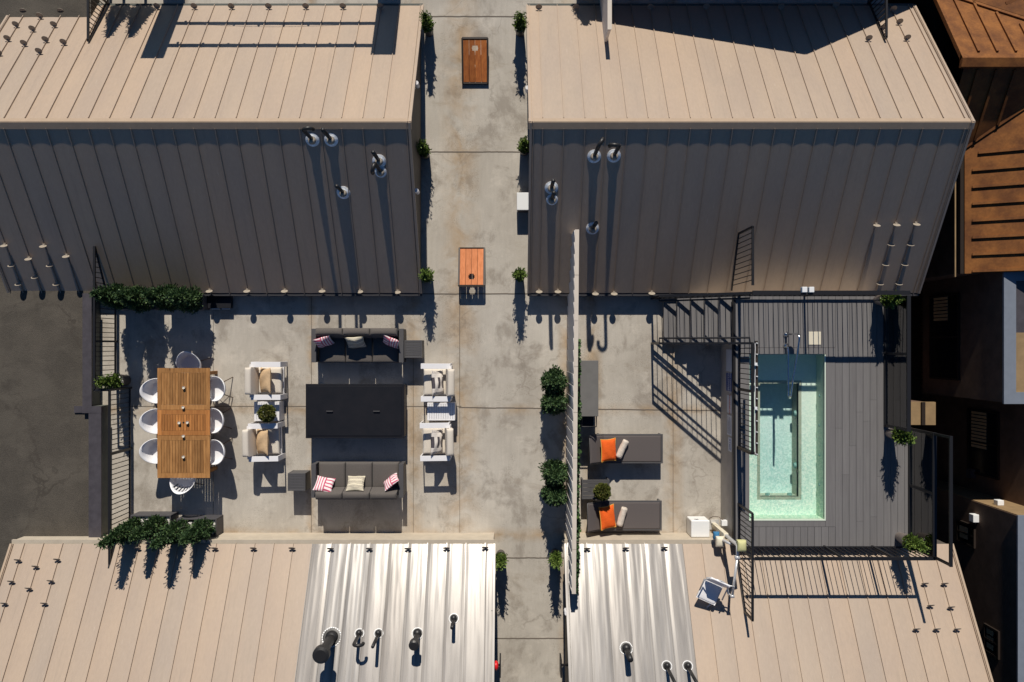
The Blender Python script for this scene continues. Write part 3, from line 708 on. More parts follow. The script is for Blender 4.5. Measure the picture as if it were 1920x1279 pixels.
def window(xw, y0, y1, z0, z1, bl=1., nb=8, tone='blind', y_lit=None):
    f = MB(); e = .05
    for r_ in ((y0 - e, y1 + e, z0 - e, z0), (y0 - e, y1 + e, z1, z1 + e), (y0 - e, y0, z0, z1), (y1, y1 + e, z0, z1), ((y0 + y1) / 2 - .02, (y0 + y1) / 2 + .02, z0, z1)):
        f.box(xw - .05, xw - .002, r_[0], r_[1], r_[2], r_[3])
    fo = f.build('window', 'rust_dark', t)
    MB().box(xw - .02, xw - .003, y0, y1, z0, z1).build('pane', 'dark_glass', fo)
    if bl:
        b_ = MB(); ya = y1 - (y1 - y0) * bl
        for k in range(nb):
            yy = ya + (y1 - ya) * (k + .1) / nb; b_.box(xw - .032, xw - .022, yy, yy + (y1 - ya) / nb * .72, z0 + .1 * (z1 - z0), z0 + .62 * (z1 - z0))
        b_.build('blind', tone, fo)
window(11.47, Y(708, -1.6), Y(556, -1.6), -2.2, -.9, .30, 7)
def wy(px, py, xw):
    z = H - xw * F / (px - CX); return Y(py, z), z
a_, z0 = wy(1812, 880, 12.6); b_, _ = wy(1812, 768, 12.6); window(12.6, a_, b_, -2.4, -1.1, .6, 11)
a_, z0 = wy(1800, 1012, 11.78); b_, _ = wy(1800, 978, 11.78); window(11.78, a_, b_, -1.45, -.75, .9, 1)
a_, z0 = wy(1870, 1230, 11.78); b_, _ = wy(1870, 1185, 11.78); window(11.78, a_, b_, -.25, .25, .9, 3)
q = P(1842, 972, -.6); q.x = 11.70; MB().box(q.x - .07, q.x + .08, q.y - .1, q.y + .1, q.z - .15, q.z + .05).build('wall_lamp', 'white_paint', t, bevel=.015)
MB().box(11.98, 12.14, -3.93, -3.80, -.30, -.12).build('wall_lamp', 'white_paint', t, bevel=.015)
q = P(1763, 888, -2.2); MB().box(12.45, 12.6, q.y - .12, q.y + .12, -2.3, -2.1).build('meter_box', 'coping', t)
m = MB()
for k in range(26): m.box(12.57, 12.597, 1.6 - .11 * k - .012, 1.6 - .11 * k + .012, -5, .38)
m.build('siding_battens', 'rust_dark', t)
# low lean-to roof down in the gap between pool deck and neighbour
t = thing('lean_to_roof', (10, -2, -4), 'small sunlit tan roof patch in the dark gap, seen behind the glass railing', 'roof')
MB().prism([(9.95, -.56), (10.66, -.50), (10.66, -.60), (9.95, -.66)], 1, Y(797, -.5), Y(754, -.5)).build('roof_panel', 'tan_stucco', t)
MB().beam((10.34, Y(797, -.5), -.49), (10.34, Y(754, -.5), -.49), .09, .05).build('roof_batten', 'rust_dark', t)
MB().box(10.0, 10.62, Y(795, -.5), Y(756, -.5), -5, -.67).build('wall', 'brown_siding', t)
# ------------------------------------------------------------ street parapet and railings on the west edge
t = thing('parapet_wall', (-10, -2, 0), 'low wall with purple-grey metal coping between the asphalt and the courtyard', 'wall')
yj = Y(762, .5)
MB().box(-10.12, -9.965, yj, 1.22, -.1, .44).box(-9.998, -9.74, -4.6, yj, -.1, .44).build('wall', 'coping_face', t)
m = MB().box(X(155, .48), X(172, .48), yj - .0, 1.24, .44, .49).box(X(166.5, .48), X(190, .48), -4.6, yj - .16, .44, .49)
m.box(X(154, .49), X(190, .49), yj - .16, yj + .0, .40, .495).box(X(139, .41), X(154, .49) - .002, yj - .16, yj + .0, .36, .415); m.build('coping', 'coping', t)

def railing(name, pts, label, zb=.09, zt=1.07, sp=.114, mt='black_steel', group=None, cat='railing', bar=.016, posts=None, top=.05, botfun=None, mid=None, panel_ends=True, extra=None):
    """pts: plan points (x, y, zbase); balusters between bottom and top rail"""
    c = Vector(pts[0]); t = thing(name, (c.x, c.y, c.z), label, cat, group)
    tr, br, ba, po = MB(), MB(), MB(), MB()
    for a, b in zip(pts, pts[1:]):
        a, b = Vector(a), Vector(b); L = (b - a).to_2d().length; n = max(2, round(L / sp))
        tz = Vector((0, 0, zt)); bz = Vector((0, 0, zb))
        tr.beam(a + tz, b + tz, top, .04); br.beam(a + bz, b + bz, .035, .035)
        if mid: tr.beam(a + Vector((0, 0, mid)), b + Vector((0, 0, mid)), .03, .03)
        for i in range(1, n):
            p = a + (b - a) * (i / n); ba.box(p.x - bar / 2, p.x + bar / 2, p.y - bar / 2, p.y + bar / 2, p.z + zb, p.z + zt)
    tr.build('top_rail', mt, t); br.build('bottom_rail', mt, t); ba.build('balusters', mt, t)
    for p in (posts if posts is not None else pts):
        MB().box(p[0] - .022, p[0] + .022, p[1] - .022, p[1] + .022, p[2] + .002, p[2] + zt).build('post', mt, t)
    return t
def sloped(t, x, y0, z0, y1, z1, ztop, sp=.114, mt='black_steel', endpost=True):
    """triangular end of a railing: level top rail, bottom rail climbing along a roof"""
    MB().beam((x, y0, ztop), (x, y1, ztop), .05, .04).build('top_rail', mt, t)
    MB().beam((x, y0, z0), (x, y1, z1), .035, .035).build('bottom_rail', mt, t)
    n = max(2, round(abs(y1 - y0) / sp)); b = MB()
    for i in range(1, n):
        u = i / n; y = y0 + (y1 - y0) * u; b.box(x - .008, x + .008, y - .008, y + .008, z0 + (z1 - z0) * u, ztop)
    b.build('balusters', mt, t)
    if endpost: MB().box(x - .022, x + .022, y1 - .022, y1 + .022, z1, ztop + .02).build('post', mt, t)
x1 = -9.56; x2 = -9.21; ym = Y(727)
t = railing('railing', [(x1, 1.2, 0), (x1, ym, 0)], 'black west railing, longer upper run beside the parapet, ending at the corner flower pot', posts=[(x1, 1.2, 0), (x1, ym, 0), (x1, .1, 0)])
sloped(t, x1, 1.22, .50, 2.29, 1.05, 1.07, endpost=False)
MB().beam((x1, ym, 1.07), (x2, ym, 1.07), .05, .04).build('return_rail', 'black_steel', t)
MB().beam((x1, ym, .09), (x2, ym, .09), .035, .035).build('return_rail', 'black_steel', t)
t = railing('railing', [(x2, ym, 0), (x2, -4.5, 0)], 'black west railing, lower run from the flower pot down past the planters', posts=[(x2, ym, 0), (x2, Y(840), 0), (x2, -4.45, 0)])
sloped(t, x2, -4.5, .86, -5.30, 1.18, 1.19 - .12)
t = railing('railing', [(-9.74, 12, 0), (-9.74, 8.3, 0)], 'black railing whose wedge-shaped end lies on the roof at the top left', posts=[(-9.74, 8.3, 0)])
sloped(t, -9.74, 8.3, .14, 7.05, .98, 1.0)
t = railing('railing', [(8.71, 12, 0), (8.71, 8.3, 0)], 'black railing whose wedge-shaped end lies on the roof at the top right', posts=[(8.71, 8.3, 0)])
sloped(t, 8.71, 8.3, .14, 7.12, .93, 1.02)

# ------------------------------------------------------------ raised pool deck
DZ = 1.16; XW = 5.17; XE1, XE2 = 8.64, 9.20; YN, YS, YM = 1.18, -4.60, -1.86
px0, px1, py0, py1 = X(1406, DZ), X(1546, DZ), Y(974, DZ), Y(665, DZ)
t = thing('pool_deck', (6, -1.5, 0), 'raised deck of grey-brown boards around the plunge pool', 'deck')
fr = MB()
fr.box(XW + .0, px0 - .15, YS, YN, -4.8, DZ - .04).box(px1 + .15, XE1, YS, YN, -4.8, DZ - .04).box(px0 - .15, px1 + .15, YS, py0 - .15, -4.8, DZ - .04).box(px0 - .15, px1 + .15, py1 + .15, YN, -4.8, DZ - .04)
fr.box(XE1, XE2, YS, YM, -4.8, DZ - .04); fr.build('wall', 'stucco_grey', t)
jt = MB()
for r_ in ((XW, px0 - .14, YS, YN), (px1 + .14, XE1, YS, YN), (px0 - .14, px1 + .14, YS, py0 - .15), (px0 - .14, px1 + .14, py1 + .15, YN), (XE1, XE2, YS, YM)): jt.box(*r_, DZ - .0395, DZ - .036)
jt.build('gap_shade_sheet', 'rust_dark', t)  # near-black sheet under the boards, shade of their gaps put into its colour
bd = MB(); bw = .159; k = 0; x = X(1408, DZ)
def brd(x0_, x1_, y0_, y1_):
    yy = y1_; first = True
    while yy > y0_ + .01:
        L_ = random.uniform(2.4, 4.2) if (y1_ - y0_) > 2.5 else 9; ya = max(y0_, yy - L_)
        if ya - y0_ < .5: ya = y0_
        bd.box(x0_, x1_ - .007, ya + .002, yy - .002, DZ - .04, DZ + random.uniform(-.0015, .0015), random.random()); yy = ya
xx = XW + .24
brd(XW + .02, XW + .24, YS, YN)
exx = []
while xx < XE2 - .02:
    xe = min(xx + bw, XE2); hasN = xx < XE1 - .05
    if xx >= px1 + .14: exx.append(xx)
    if xe <= px0 - .13 or xx >= px1 + .14: brd(xx, xe, YS, YN if hasN else YM)
    else: brd(xx, xe, py1 + .16, YN); brd(xx, xe, YS, py0 - .17)
    xx = xe
for r_ in ((px0 - .14, px1 + .02, py0 - .165, py0 - .028), (px0 - .14, px1 + .02, py1 + .015, py1 + .155)): bd.box(r_[0], r_[1], r_[2], r_[3], DZ - .03, DZ + .003, .35)
for r_ in ((px0 - .14, px0 - .015, py0 - .02, py1 + .01), (px1 + .025, min(exx) - .006, py0 - .165, py1 + .155)): bd.box(r_[0], r_[1], r_[2], r_[3], DZ - .03, DZ + .003, .4)
bd.build('deck_boards', 'deck_board', t)
MB().box(XW - .02, XW + .02, YS, .04, .02, DZ - .16).build('west_face', 'stucco_grey', t)
MB().box(XW - .035, XW + .018, YS, 1.1, DZ - .13, DZ + .0).build('fascia_board', 'black_steel', t)
# signs screwed on the west face
def sign(y0, y1, z0, z1, mt, lines, ink, name='sign'):
    s = MB().box(XW - .034, XW - .021, y0, y1, z0, z1).build(name, mt, t)
    for txt, yc, zc, size in lines:
        cu = bpy.data.curves.new('txt', 'FONT'); cu.body = txt; cu.size = size; cu.align_x = 'CENTER'; cu.align_y = 'CENTER'; cu.extrude = .001; cu.offset = .003
        o = bpy.data.objects.new('tmp', cu); COL.objects.link(o); bpy.context.view_layer.update()
        me = bpy.data.meshes.new_from_object(o.evaluated_get(bpy.context.evaluated_depsgraph_get()))
        M_ = Matrix(((0, 0, -1, XW - .0365), (-1, 0, 0, yc), (0, 1, 0, zc), (0, 0, 0, 1)))
        me.transform(M_); me.transform(Matrix.Translation(-OFF[t.name])); bpy.data.objects.remove(o); bpy.data.curves.remove(cu)
        me.materials.clear(); me.materials.append(MATS[ink]); c = bpy.data.objects.new('lettering', me); COL.objects.link(c); c.parent = s
    return s
ya, yb = Y(734, .9), Y(700, .9)
sign(ya, yb, .55, 1.02, 'sign_blue', [('NO DIVING', (ya + yb) / 2, .90, .098), ('ALLOWED', (ya + yb) / 2, .74, .098)], 'sign_white')
ya, yb = Y(775, .9), Y(742, .9)
sign(ya, yb, .62, 1.02, 'sign_white', [('WARNING', (ya + yb) / 2, .86, .095)], 'sign_red')
s = MB()
ya, yb = Y(817, .9), Y(779, .9)
so_ = sign(ya, yb, .62, 1.02, 'sign_white', [], 'sign_ink'); s = MB()
for k in range(7): s.box(XW - .0365, XW - .0345, ya + .04, yb - .04 - (.1 if k % 3 == 2 else 0), .67 + .047 * k, .675 + .047 * k)
s.build('lettering', 'sign_ink', so_)
ya, yb = Y(847, .9), Y(821, .9)
sign(ya, yb, .72, 1.02, 'sign_white', [('STOP', (ya + yb) / 2, .88, .11)], 'sign_blue')
sign(Y(697, .9), Y(655, .9), .55, 1.02, 'sign_white', [], 'sign_ink')
t = tag(MB().box(X(1515, DZ), X(1539, DZ), Y(646.5, DZ), Y(622, DZ), DZ + .002, DZ + .014).build('access_hatch', 'lid_cream', bevel=.004), 'square cream hatch cover set in the deck boards above the pool', 'hatch')

# pool
t = thing('plunge_pool', (6.4, -2, 0), 'rectangular mint green plunge pool with a bench and a deeper centre', 'pool')
BZ = DZ - .50; PZ = DZ - .95
ix0, ix1, iy0, iy1 = X(1425, BZ), X(1497, BZ), Y(931, BZ), Y(719, BZ)
fl = MB()
fl.box(px0, ix0, py0, py1, BZ - .1, BZ).box(ix1, px1, py0, py1, BZ - .1, BZ).box(ix0, ix1, py0, iy0, BZ - .1, BZ).box(ix0, ix1, iy1, py1, BZ - .1, BZ)
fl.build('bench', 'pool_floor', t)
MB().box(ix0 - .03, ix1 + .03, iy0 - .03, iy1 + .03, PZ - .05, PZ).build('pit_floor', 'pool_pit', t)
wl = MB()
for r_ in ((px0 - .06, px0, py0, py1), (px1, px1 + .06, py0, py1), (px0 - .06, px1 + .06, py0 - .06, py0), (px0 - .06, px1 + .06, py1, py1 + .06)): wl.box(*r_, PZ, DZ - .03)
wl.build('side_wall', 'pool_wall', t)
wl = MB()
for r_ in ((ix0 - .05, ix0, iy0, iy1), (ix1, ix1 + .05, iy0, iy1), (ix0 - .05, ix1 + .05, iy0 - .05, iy0), (ix0 - .05, ix1 + .05, iy1, iy1 + .05)): wl.box(*r_, PZ, BZ - .003)
wl.build('pit_wall', 'pool_tile', t)
tl = MB()
for r_ in ((ix0 - .07, ix0, iy0 - .07, iy1 + .07), (ix1, ix1 + .07, iy0 - .07, iy1 + .07), (ix0, ix1, iy0 - .07, iy0), (ix0, ix1, iy1, iy1 + .07)): tl.box(*r_, BZ, BZ + .004)
tl.build('tile_band', 'pool_tile', t)
rm = MB()
for r_ in ((px1 + .0, px1 + .022, py0, py1), (px0 - .02, px1 + .022, py0 - .025, py0)): rm.box(*r_, DZ - .06, DZ + .012)
rm.build('rim', 'pool_rim', t)
for k, y in enumerate((742, 797, 853, 908)): MB().cyl((px1 + .001, Y(y, .8), .86), (px1 - .014, Y(y, .8), .86), .035, n=12).build('jet', 'pool_fitting', t)
for px_, py_ in ((1493, 775), (1493, 872)): MB().cyl((ix1 + .001, Y(py_, .4), .48), (ix1 - .05, Y(py_, .4), .48), .075, .06, n=14).build('drain_cover', 'pool_fitting', t)
for px_ in (1437, 1478): MB().cyl((X(px_, .4), iy0 - .0, .48), (X(px_, .4), iy0 + .05, .48), .06, .05, n=14).build('drain_cover', 'pool_fitting', t)
wt = MB(); nx, ny = 1, 1
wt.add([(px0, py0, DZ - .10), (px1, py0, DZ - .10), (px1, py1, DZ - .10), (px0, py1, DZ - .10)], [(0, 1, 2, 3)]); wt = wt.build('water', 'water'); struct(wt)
# chrome handrail looping out over the water
t = thing('pool_handrail', P(1473, 637, DZ), 'looped chrome grab rail rising from the deck out over the pool', 'handrail')
hx = X(1473, DZ); A_ = (hx, Y(627, DZ), DZ); B_ = (hx, Y(648, DZ), DZ)
pts = [Vector(A_) + Vector((0, 0, .005)), (hx, A_[1], 1.7), (hx, A_[1], 1.93), (hx, A_[1] - .03, 2.00), (hx, A_[1] - .10, 2.03), (hx, A_[1] - .5, 1.88), (hx, -.8, 1.62), (hx, -1.12, 1.50), (hx, -1.19, 1.44), (hx, -1.17, 1.37), (hx, -1.08, 1.34), (hx, -.6, 1.34), (hx, -.15, 1.33), (hx, B_[1] - .06, 1.31), (hx, B_[1], 1.25), (hx, B_[1], DZ + .005)]
MB().tube(pts, .021, 12).build('rail', 'chrome', t, smooth=True)
for q in (A_, B_): MB().lathe([(.065, 0), (.065, .012), (.035, .03), (.03, .05)], (q[0], q[1], DZ + .004), 20).build('base_plate', 'chrome', t, smooth=True)

# ------------------------------------------------------------ stairs up to the deck
t = thing('staircase', (4.3, .6, 0), 'short flight of grey-brown timber steps climbing to the pool deck', 'stairs')
R_ = DZ / 6; TR = .286; X0 = 3.74
for i in range(5):
    x = X0 + TR * i; z = R_ * (i + 1); m = MB()
    for k in range(2): m.box(x + .145 * k - .01, x + .145 * k + .13, .07, 1.13, z - .035, z, random.random())
    m.build('step', 'deck_board', t)
st = MB().prism([(X0, .01), (X0, R_ - .04)] + [q for i in range(5) for q in ((X0 + TR * i + .0, R_ * (i + 1) - .04), (X0 + TR * (i + 1), R_ * (i + 1) - .04))] + [(XW - .04, .01)], 1, .05, 1.15)
st.build('stringer', 'stucco_grey', t)
sg = X(1222) # newel posts
t = thing('stair_railing', (sg, .05, 0), 'black sloping railing with double handrail on the lower side of the steps', 'railing')
def sloped_rail(yr_, hand=None):
    a, b = Vector((sg, yr_, 0)), Vector((XW + .06, yr_, DZ)); s_ = (DZ - .19) / (XW - X0)
    def zz(x): return max(0, (x - X0 + TR) * s_) * 1.0
    zt0, zt1 = 1.05, DZ + 1.03
    MB().beam((sg, yr_, zt0), (XW + .06, yr_, zt1), .05, .045).build('top_rail', 'black_steel', t)
    MB().beam((sg, yr_, .74), (XW + .06, yr_, zt1 - .30), .035, .035).build('mid_rail', 'black_steel', t)
    MB().beam((sg, yr_, .13), (XW + .06, yr_, DZ + .10), .045, .06).build('bottom_rail', 'black_steel', t)
    m = MB(); n = 15
    for i in range(1, n):
        u = i / n; x = sg + (XW + .06 - sg) * u; m.box(x - .008, x + .008, yr_ - .008, yr_ + .008, .13 + (DZ - .03) * u, zt0 + (zt1 - zt0) * u)
    m.build('balusters', 'black_steel', t)
    MB().box(sg - .025, sg + .025, yr_ - .025, yr_ + .025, 0.002, 1.07).build('post', 'black_steel', t)
    if hand:
        h = MB(); h.tube([(sg + .0, yr_ + .0, .97), (sg, hand, .98), (XW + .06, hand, DZ + .95), (XW + .06, yr_, DZ + .95)], .02, 8); h.build('handrail', 'black_steel', t)
sloped_rail(.05, .17)
t = thing('stair_railing', (sg, 1.15, 0), 'black sloping railing on the upper side of the steps along the eave', 'railing')
sloped_rail(1.14, 1.03)
# ------------------------------------------------------------ deck railings
t = railing('railing', [(5.25, YN - .04, DZ), (XE1 + .0, YN - .04, DZ)], 'black deck railing along the eave, its bars casting stripes on the boards', posts=[(5.25, YN - .04, DZ), (X(1508, DZ), YN - .04, DZ), (XE1, YN - .04, DZ)], top=.09)
for dx in (1508, 1521):
    MB().box(X(dx, 2.3) - .055, X(dx, 2.3) + .055, YN - .04, YN + .08, 2.22, 2.34).build('flood_lamp', 'white_paint', t, bevel=.01)
MB().cyl((X(1508, 2.1), YN - .08, 2.1), (X(1508, 2.1), YN + .0, 2.1), .07, n=14).build('lamp_bracket', 'coping', t)
xr = 5.25
t = railing('railing', [(xr, .05, DZ), (xr, -2.33, DZ)], 'black railing with a pale light string on top, along the pool side of the signs', posts=[(xr, .05, DZ), (xr, -1.0, DZ), (xr, -2.33, DZ)], top=.06)
m = MB(); pts = [(xr + .06 + .004 * math.sin(i * 1.7), .05 - i * .12, DZ + 1.055) for i in range(21)]; m.tube(pts, .007, 5); m.build('light_string', 'white_metal', t)
for i in range(0, 21, 2): MB().cyl((xr + .09, .05 - i * .12, DZ + 1.04), (xr + .11, .05 - i * .12, DZ + 1.07), .012, n=8).build('bulb', 'white_paint', t)
for yy in (-.4, -1.35): MB().box(xr + .03, xr + .09, yy - .03, yy + .03, DZ + 1.07, DZ + 1.12).build('clip', 'white_paint', t)
MB().box(xr + .075, xr + .13, -2.38, .1, DZ + .98, DZ + 1.03).build('rail_board', 'black_steel_worn', t)
MB().box(xr - .04, xr + .06, -2.36, -2.30, DZ + .02, DZ + 1.05).build('gate_post', 'black_steel_worn', t)
t = railing('railing', [(xr, -3.63, DZ), (xr, -4.6, DZ)], 'black railing running from the pool corner out over the lower roof', posts=[(xr, -3.63, DZ), (xr, -4.6, DZ)], mt='black_steel')
sloped(t, xr, -4.6, .98, -5.93, 1.66, DZ + 1.07)
t = thing('railing', (xr, 1.2, 1), 'slanting black railing panel lying over the dark roof above the steps', 'railing')
sloped(t, xr, 1.30, .60, 2.56, 1.18, DZ + 1.09)
t = railing('railing', [(xr + .05, YS + .0, DZ), (XE2 + .0, YS + .0, DZ)], 'long black railing along the lower end of the pool deck, shadow combed onto the roof', posts=[(X(1545, DZ), YS, DZ), (X(1635, DZ), YS, DZ), (XE2, YS, DZ)], sp=.117, top=.07)
def glass_rail(xg, y0, y1, label, tall=None, posts=()):
    t = thing('glass_railing', (xg, y1, DZ), label, 'railing')
    MB().box(xg - .045, xg + .045, y0, y1, DZ - .10, DZ + .05).build('bottom_rail', 'black_steel', t)
    MB().box(xg - .04, xg + .04, y0, y1, DZ + 1.04, DZ + 1.09).build('top_rail', 'black_steel', t)
    for y in (y0 + .03,) + tuple(posts) + (y1 - .03,):
        MB().box(xg - .03, xg + .03, y - .03, y + .03, DZ + .06, DZ + 1.04).build('post', 'black_steel', t)
    MB().box(xg - .006, xg + .006, y0 + .05, y1 - .05, DZ + .07, DZ + 1.03).build('glass_panel', 'rail_glass', t)
    if tall:
        MB().box(xg - .03, xg + .03, y0, y1, DZ + tall, DZ + tall + .05).build('upper_rail', 'black_steel', t)
        for y in (y0 + .03, y1 - .03): MB().box(xg - .025, xg + .025, y - .025, y + .025, DZ + 1.09, DZ + tall).build('post', 'black_steel', t)
    return t
glass_rail(XE1 - .02, YM, YN - .1, 'glass railing with black frame, upper right side of the pool deck', posts=(Y(663, DZ),))
glass_rail(XE2 - .02, YS, YM - .02, 'glass railing with black frame and taller outer bar, lower right side of the deck', tall=1.68, posts=(Y(910, DZ),))

# ------------------------------------------------------------ white screen walls
def screen(prof, x, th, name, label, xs, z1, seg=.26, slant=0., ivy=None):
    t = thing(name, (x, prof[0][0], 0), label, 'wall')
    sh = lambda y: slant * y
    m = MB(); n = len(prof)
    vs = [(x + sh(p[0]), p[0], p[1]) for p in prof] + [(x + th + sh(p[0]), p[0], p[1]) for p in prof]
    m.add(vs, [tuple(range(n)), tuple(range(2 * n - 1, n - 1, -1))] + [(i, n + i, n + (i + 1) % n, (i + 1) % n) for i in range(n)])
    m.build('panel', 'screen_board', t)
    ys = [p[0] for p in prof]; y0, y1 = min(ys), max(ys)
    c = MB(); y = y1; g_ = .004
    while y > y0 + .05:
        ya = max(y0, y - 1.0); c.beam((x + th / 2 + sh(y - g_), y - g_, z1 + .012), (x + th / 2 + sh(ya + g_), ya + g_, z1 + .012), th + .035, .024); y = ya
    c.build('cap', 'screen_cap', t)
    return t, sh
prof = [(2.54, 1.985), (2.54, 1.20), (1.28, .46), (1.24, .0), (-4.60, .0), (-4.66, .88), (-5.43, 1.34), (-5.43, 1.985)]
t, sh = screen(prof, 1.43, .055, 'screen_wall', 'tall white panelled screen wall between the alley and the loungers', None, 2.0, slant=.0088)
jn = MB(); y = 2.53
while y > -5.40:                                   # boards set slightly askew, each with a shadow gap
    ya = max(y - .262, -5.42); ym_ = (y + ya) / 2; zb = max(0, .44 + (y - 1.28) * .6 if y > 1.28 else (0 if ya > -4.6 else .90 + (-4.66 - ya) * .6)) + .02
    x0_ = 1.43 + sh(ym_); pl = [(x0_ - .003, y - .006), (x0_ - .003, ya + .006), (x0_ - .012, ya + .006), (x0_ - .034, y - .006)]
    jn.prism(pl, 2, zb, 1.983, random.random()); y -= .262
jn.build('boards', 'screen_board', t)
def leaves(m, n, fn, size=(.05, .09), up=.35, flat=.35):
    for _ in range(n):
        p, out = fn(); d = (out + Vector((random.gauss(0, .45), random.gauss(0, .45), random.gauss(up, .4)))).normalized()
        L_ = random.uniform(*size); s_ = d.cross(Vector((random.random() - .5, random.random() - .5, random.random() - .5))).normalized() * L_ * flat
        m.add([p, p + d * L_ * .5 + s_, p + d * L_, p + d * L_ * .5 - s_], [(0, 1, 2, 3)], min(.999, max(.001, random.gauss(.5, .22))))
def ivyf():
    y = random.uniform(Y(1112, 1.8), Y(640, 1.8)); z = random.uniform(.3, 1.97); b = .03 + .05 * (.5 + .5 * math.sin(y * 5.1) * math.sin(y * 2.3 + 1))
    if y < -4.6: z = random.uniform(1.1, 1.97)
    return Vector((1.43 + sh(y) + .055 + random.uniform(0, b), y, z)), Vector((1, 0, 0))
m = MB(); leaves(m, 7000, ivyf, (.04, .08), .1, .6); m = m.build('ivy', 'ivy_leaf', recalc=False); tag(m, 'dark green ivy covering the lounger side of the white screen wall', 'ivy'); 
prof2 = [(12, 1.685), (12, 0), (8.26, 0), (8.2, .16), (7.02, .94), (7.02, 1.685)]
t, _ = screen(prof2, 2.20, .06, 'screen_wall', 'white screen wall end standing on the roof, cut by the top edge', None, 1.7)
# ------------------------------------------------------------ cushions and pillows
def cushion(m, x0, x1, y0, y1, z0, z1, M=None, r=.045, dome=.02):
    """soft box: rounded edges, slightly domed faces"""
    nx, ny = 8, 8; vs = []; fs = []; idx = {}
    cx, cy, cz = (x0 + x1) / 2, (y0 + y1) / 2, (z0 + z1) / 2; hx_, hy_, hz_ = (x1 - x0) / 2, (y1 - y0) / 2, (z1 - z0) / 2
    N_ = 10
    def pt(u, v, s_):   # u,v in -1..1
        a = abs(u) ** 1; ex = 1 - max(0, (abs(u) * hx_ - (hx_ - r)) / r) ** 2 if abs(u) * hx_ > hx_ - r else 1
        ey = 1 - max(0, (abs(v) * hy_ - (hy_ - r)) / r) ** 2 if abs(v) * hy_ > hy_ - r else 1
        k = math.sqrt(max(0, min(ex, 1))) * math.sqrt(max(0, min(ey, 1)))
        zz = (hz_ - r) + r * k + dome * (1 - u * u) * (1 - v * v)
        return Vector((cx + u * hx_, cy + v * hy_, cz + s_ * zz))
    us = [-1, -.985, -.95, -.9, -.8, -.5, 0, .5, .8, .9, .95, .985, 1]; n = len(us)
    for s_ in (1, -1):
        for i, u in enumerate(us):
            for v in us:
                p = pt(u, v, s_); vs.append(M @ p if M is not None else p)
    for s_ in (0, 1):
        o = s_ * n * n
        for i in range(n - 1):
            for j_ in range(n - 1):
                q = (o + i * n + j_, o + (i + 1) * n + j_, o + (i + 1) * n + j_ + 1, o + i * n + j_ + 1); fs.append(q if s_ == 0 else q[::-1])
    ring = [(i, 0) for i in range(n)] + [(n - 1, j_) for j_ in range(1, n)] + [(i, n - 1) for i in range(n - 2, -1, -1)] + [(0, j_) for j_ in range(n - 2, 0, -1)]
    for a, b in zip(ring, ring[1:] + ring[:1]):
        fs.append((a[0] * n + a[1], n * n + a[0] * n + a[1], n * n + b[0] * n + b[1], b[0] * n + b[1]))
    return m.add(vs, fs)
def pillow(name, mt, loc, w_, h_, th, R_, label, cat='cushion', group=None, piping=None, uv=True, power=.45):
    """square throw cushion with pinched corners; lies in its local XY plane"""
    t_ = MB(); n = 17; vs = []; uvs = []; fs = []
    for s_ in (1, -1):
        for i in range(n):
            for j_ in range(n):
                u, v = -1 + 2 * i / (n - 1), -1 + 2 * j_ / (n - 1); pr = ((1 - u * u) * (1 - v * v)) ** power
                wob = .012 * math.sin(5 * u + 3 * v + loc[0] * 7)
                sx_ = 1 - .085 * (1 - v * v) * abs(u) ** 2; sy_ = 1 - .085 * (1 - u * u) * abs(v) ** 2
                # pinch: edges bow inwards between the corners
                vs.append(Vector((u * w_ / 2 * sx_, v * h_ / 2 * sy_, s_ * th / 2 * pr + wob * pr))); uvs.append(((u + 1) / 2, (v + 1) / 2))
    for s_ in (0, 1):
        o = s_ * n * n
        for i in range(n - 1):
            for j_ in range(n - 1):
                q = (o + i * n + j_, o + (i + 1) * n + j_, o + (i + 1) * n + j_ + 1, o + i * n + j_ + 1); fs.append(q if s_ == 0 else q[::-1])
    t_.add([R_ @ v + Vector(loc) for v in vs], fs, uvs=uvs)
    if piping:
        ring = []
        for i in range(n): ring.append(vs[i * n])
        for j_ in range(1, n): ring.append(vs[(n - 1) * n + j_])
        for i in range(n - 2, -1, -1): ring.append(vs[i * n + n - 1])
        for j_ in range(n - 2, 0, -1): ring.append(vs[j_])
    o = MB(); o.v, o.f, o.t, o.uv = t_.v, t_.f, t_.t, t_.uv
    # origin at its own place
    root = o.build(name, mt, None, smooth=True, double=False)
    root.data.transform(Matrix.Translation(-Vector(loc))); root.location = loc; OFF[root.name] = Vector(loc)
    if piping: MB().tube([R_ @ v + Vector(loc) for v in ring], .009, 6, close=True).build('piping', piping, root, smooth=True)
    return tag(root, label, cat, group)
RX = lambda d: Matrix.Rotation(math.radians(d), 3, 'X'); RY = lambda d: Matrix.Rotation(math.radians(d), 3, 'Y'); RZ = lambda d: Matrix.Rotation(math.radians(d), 3, 'Z')

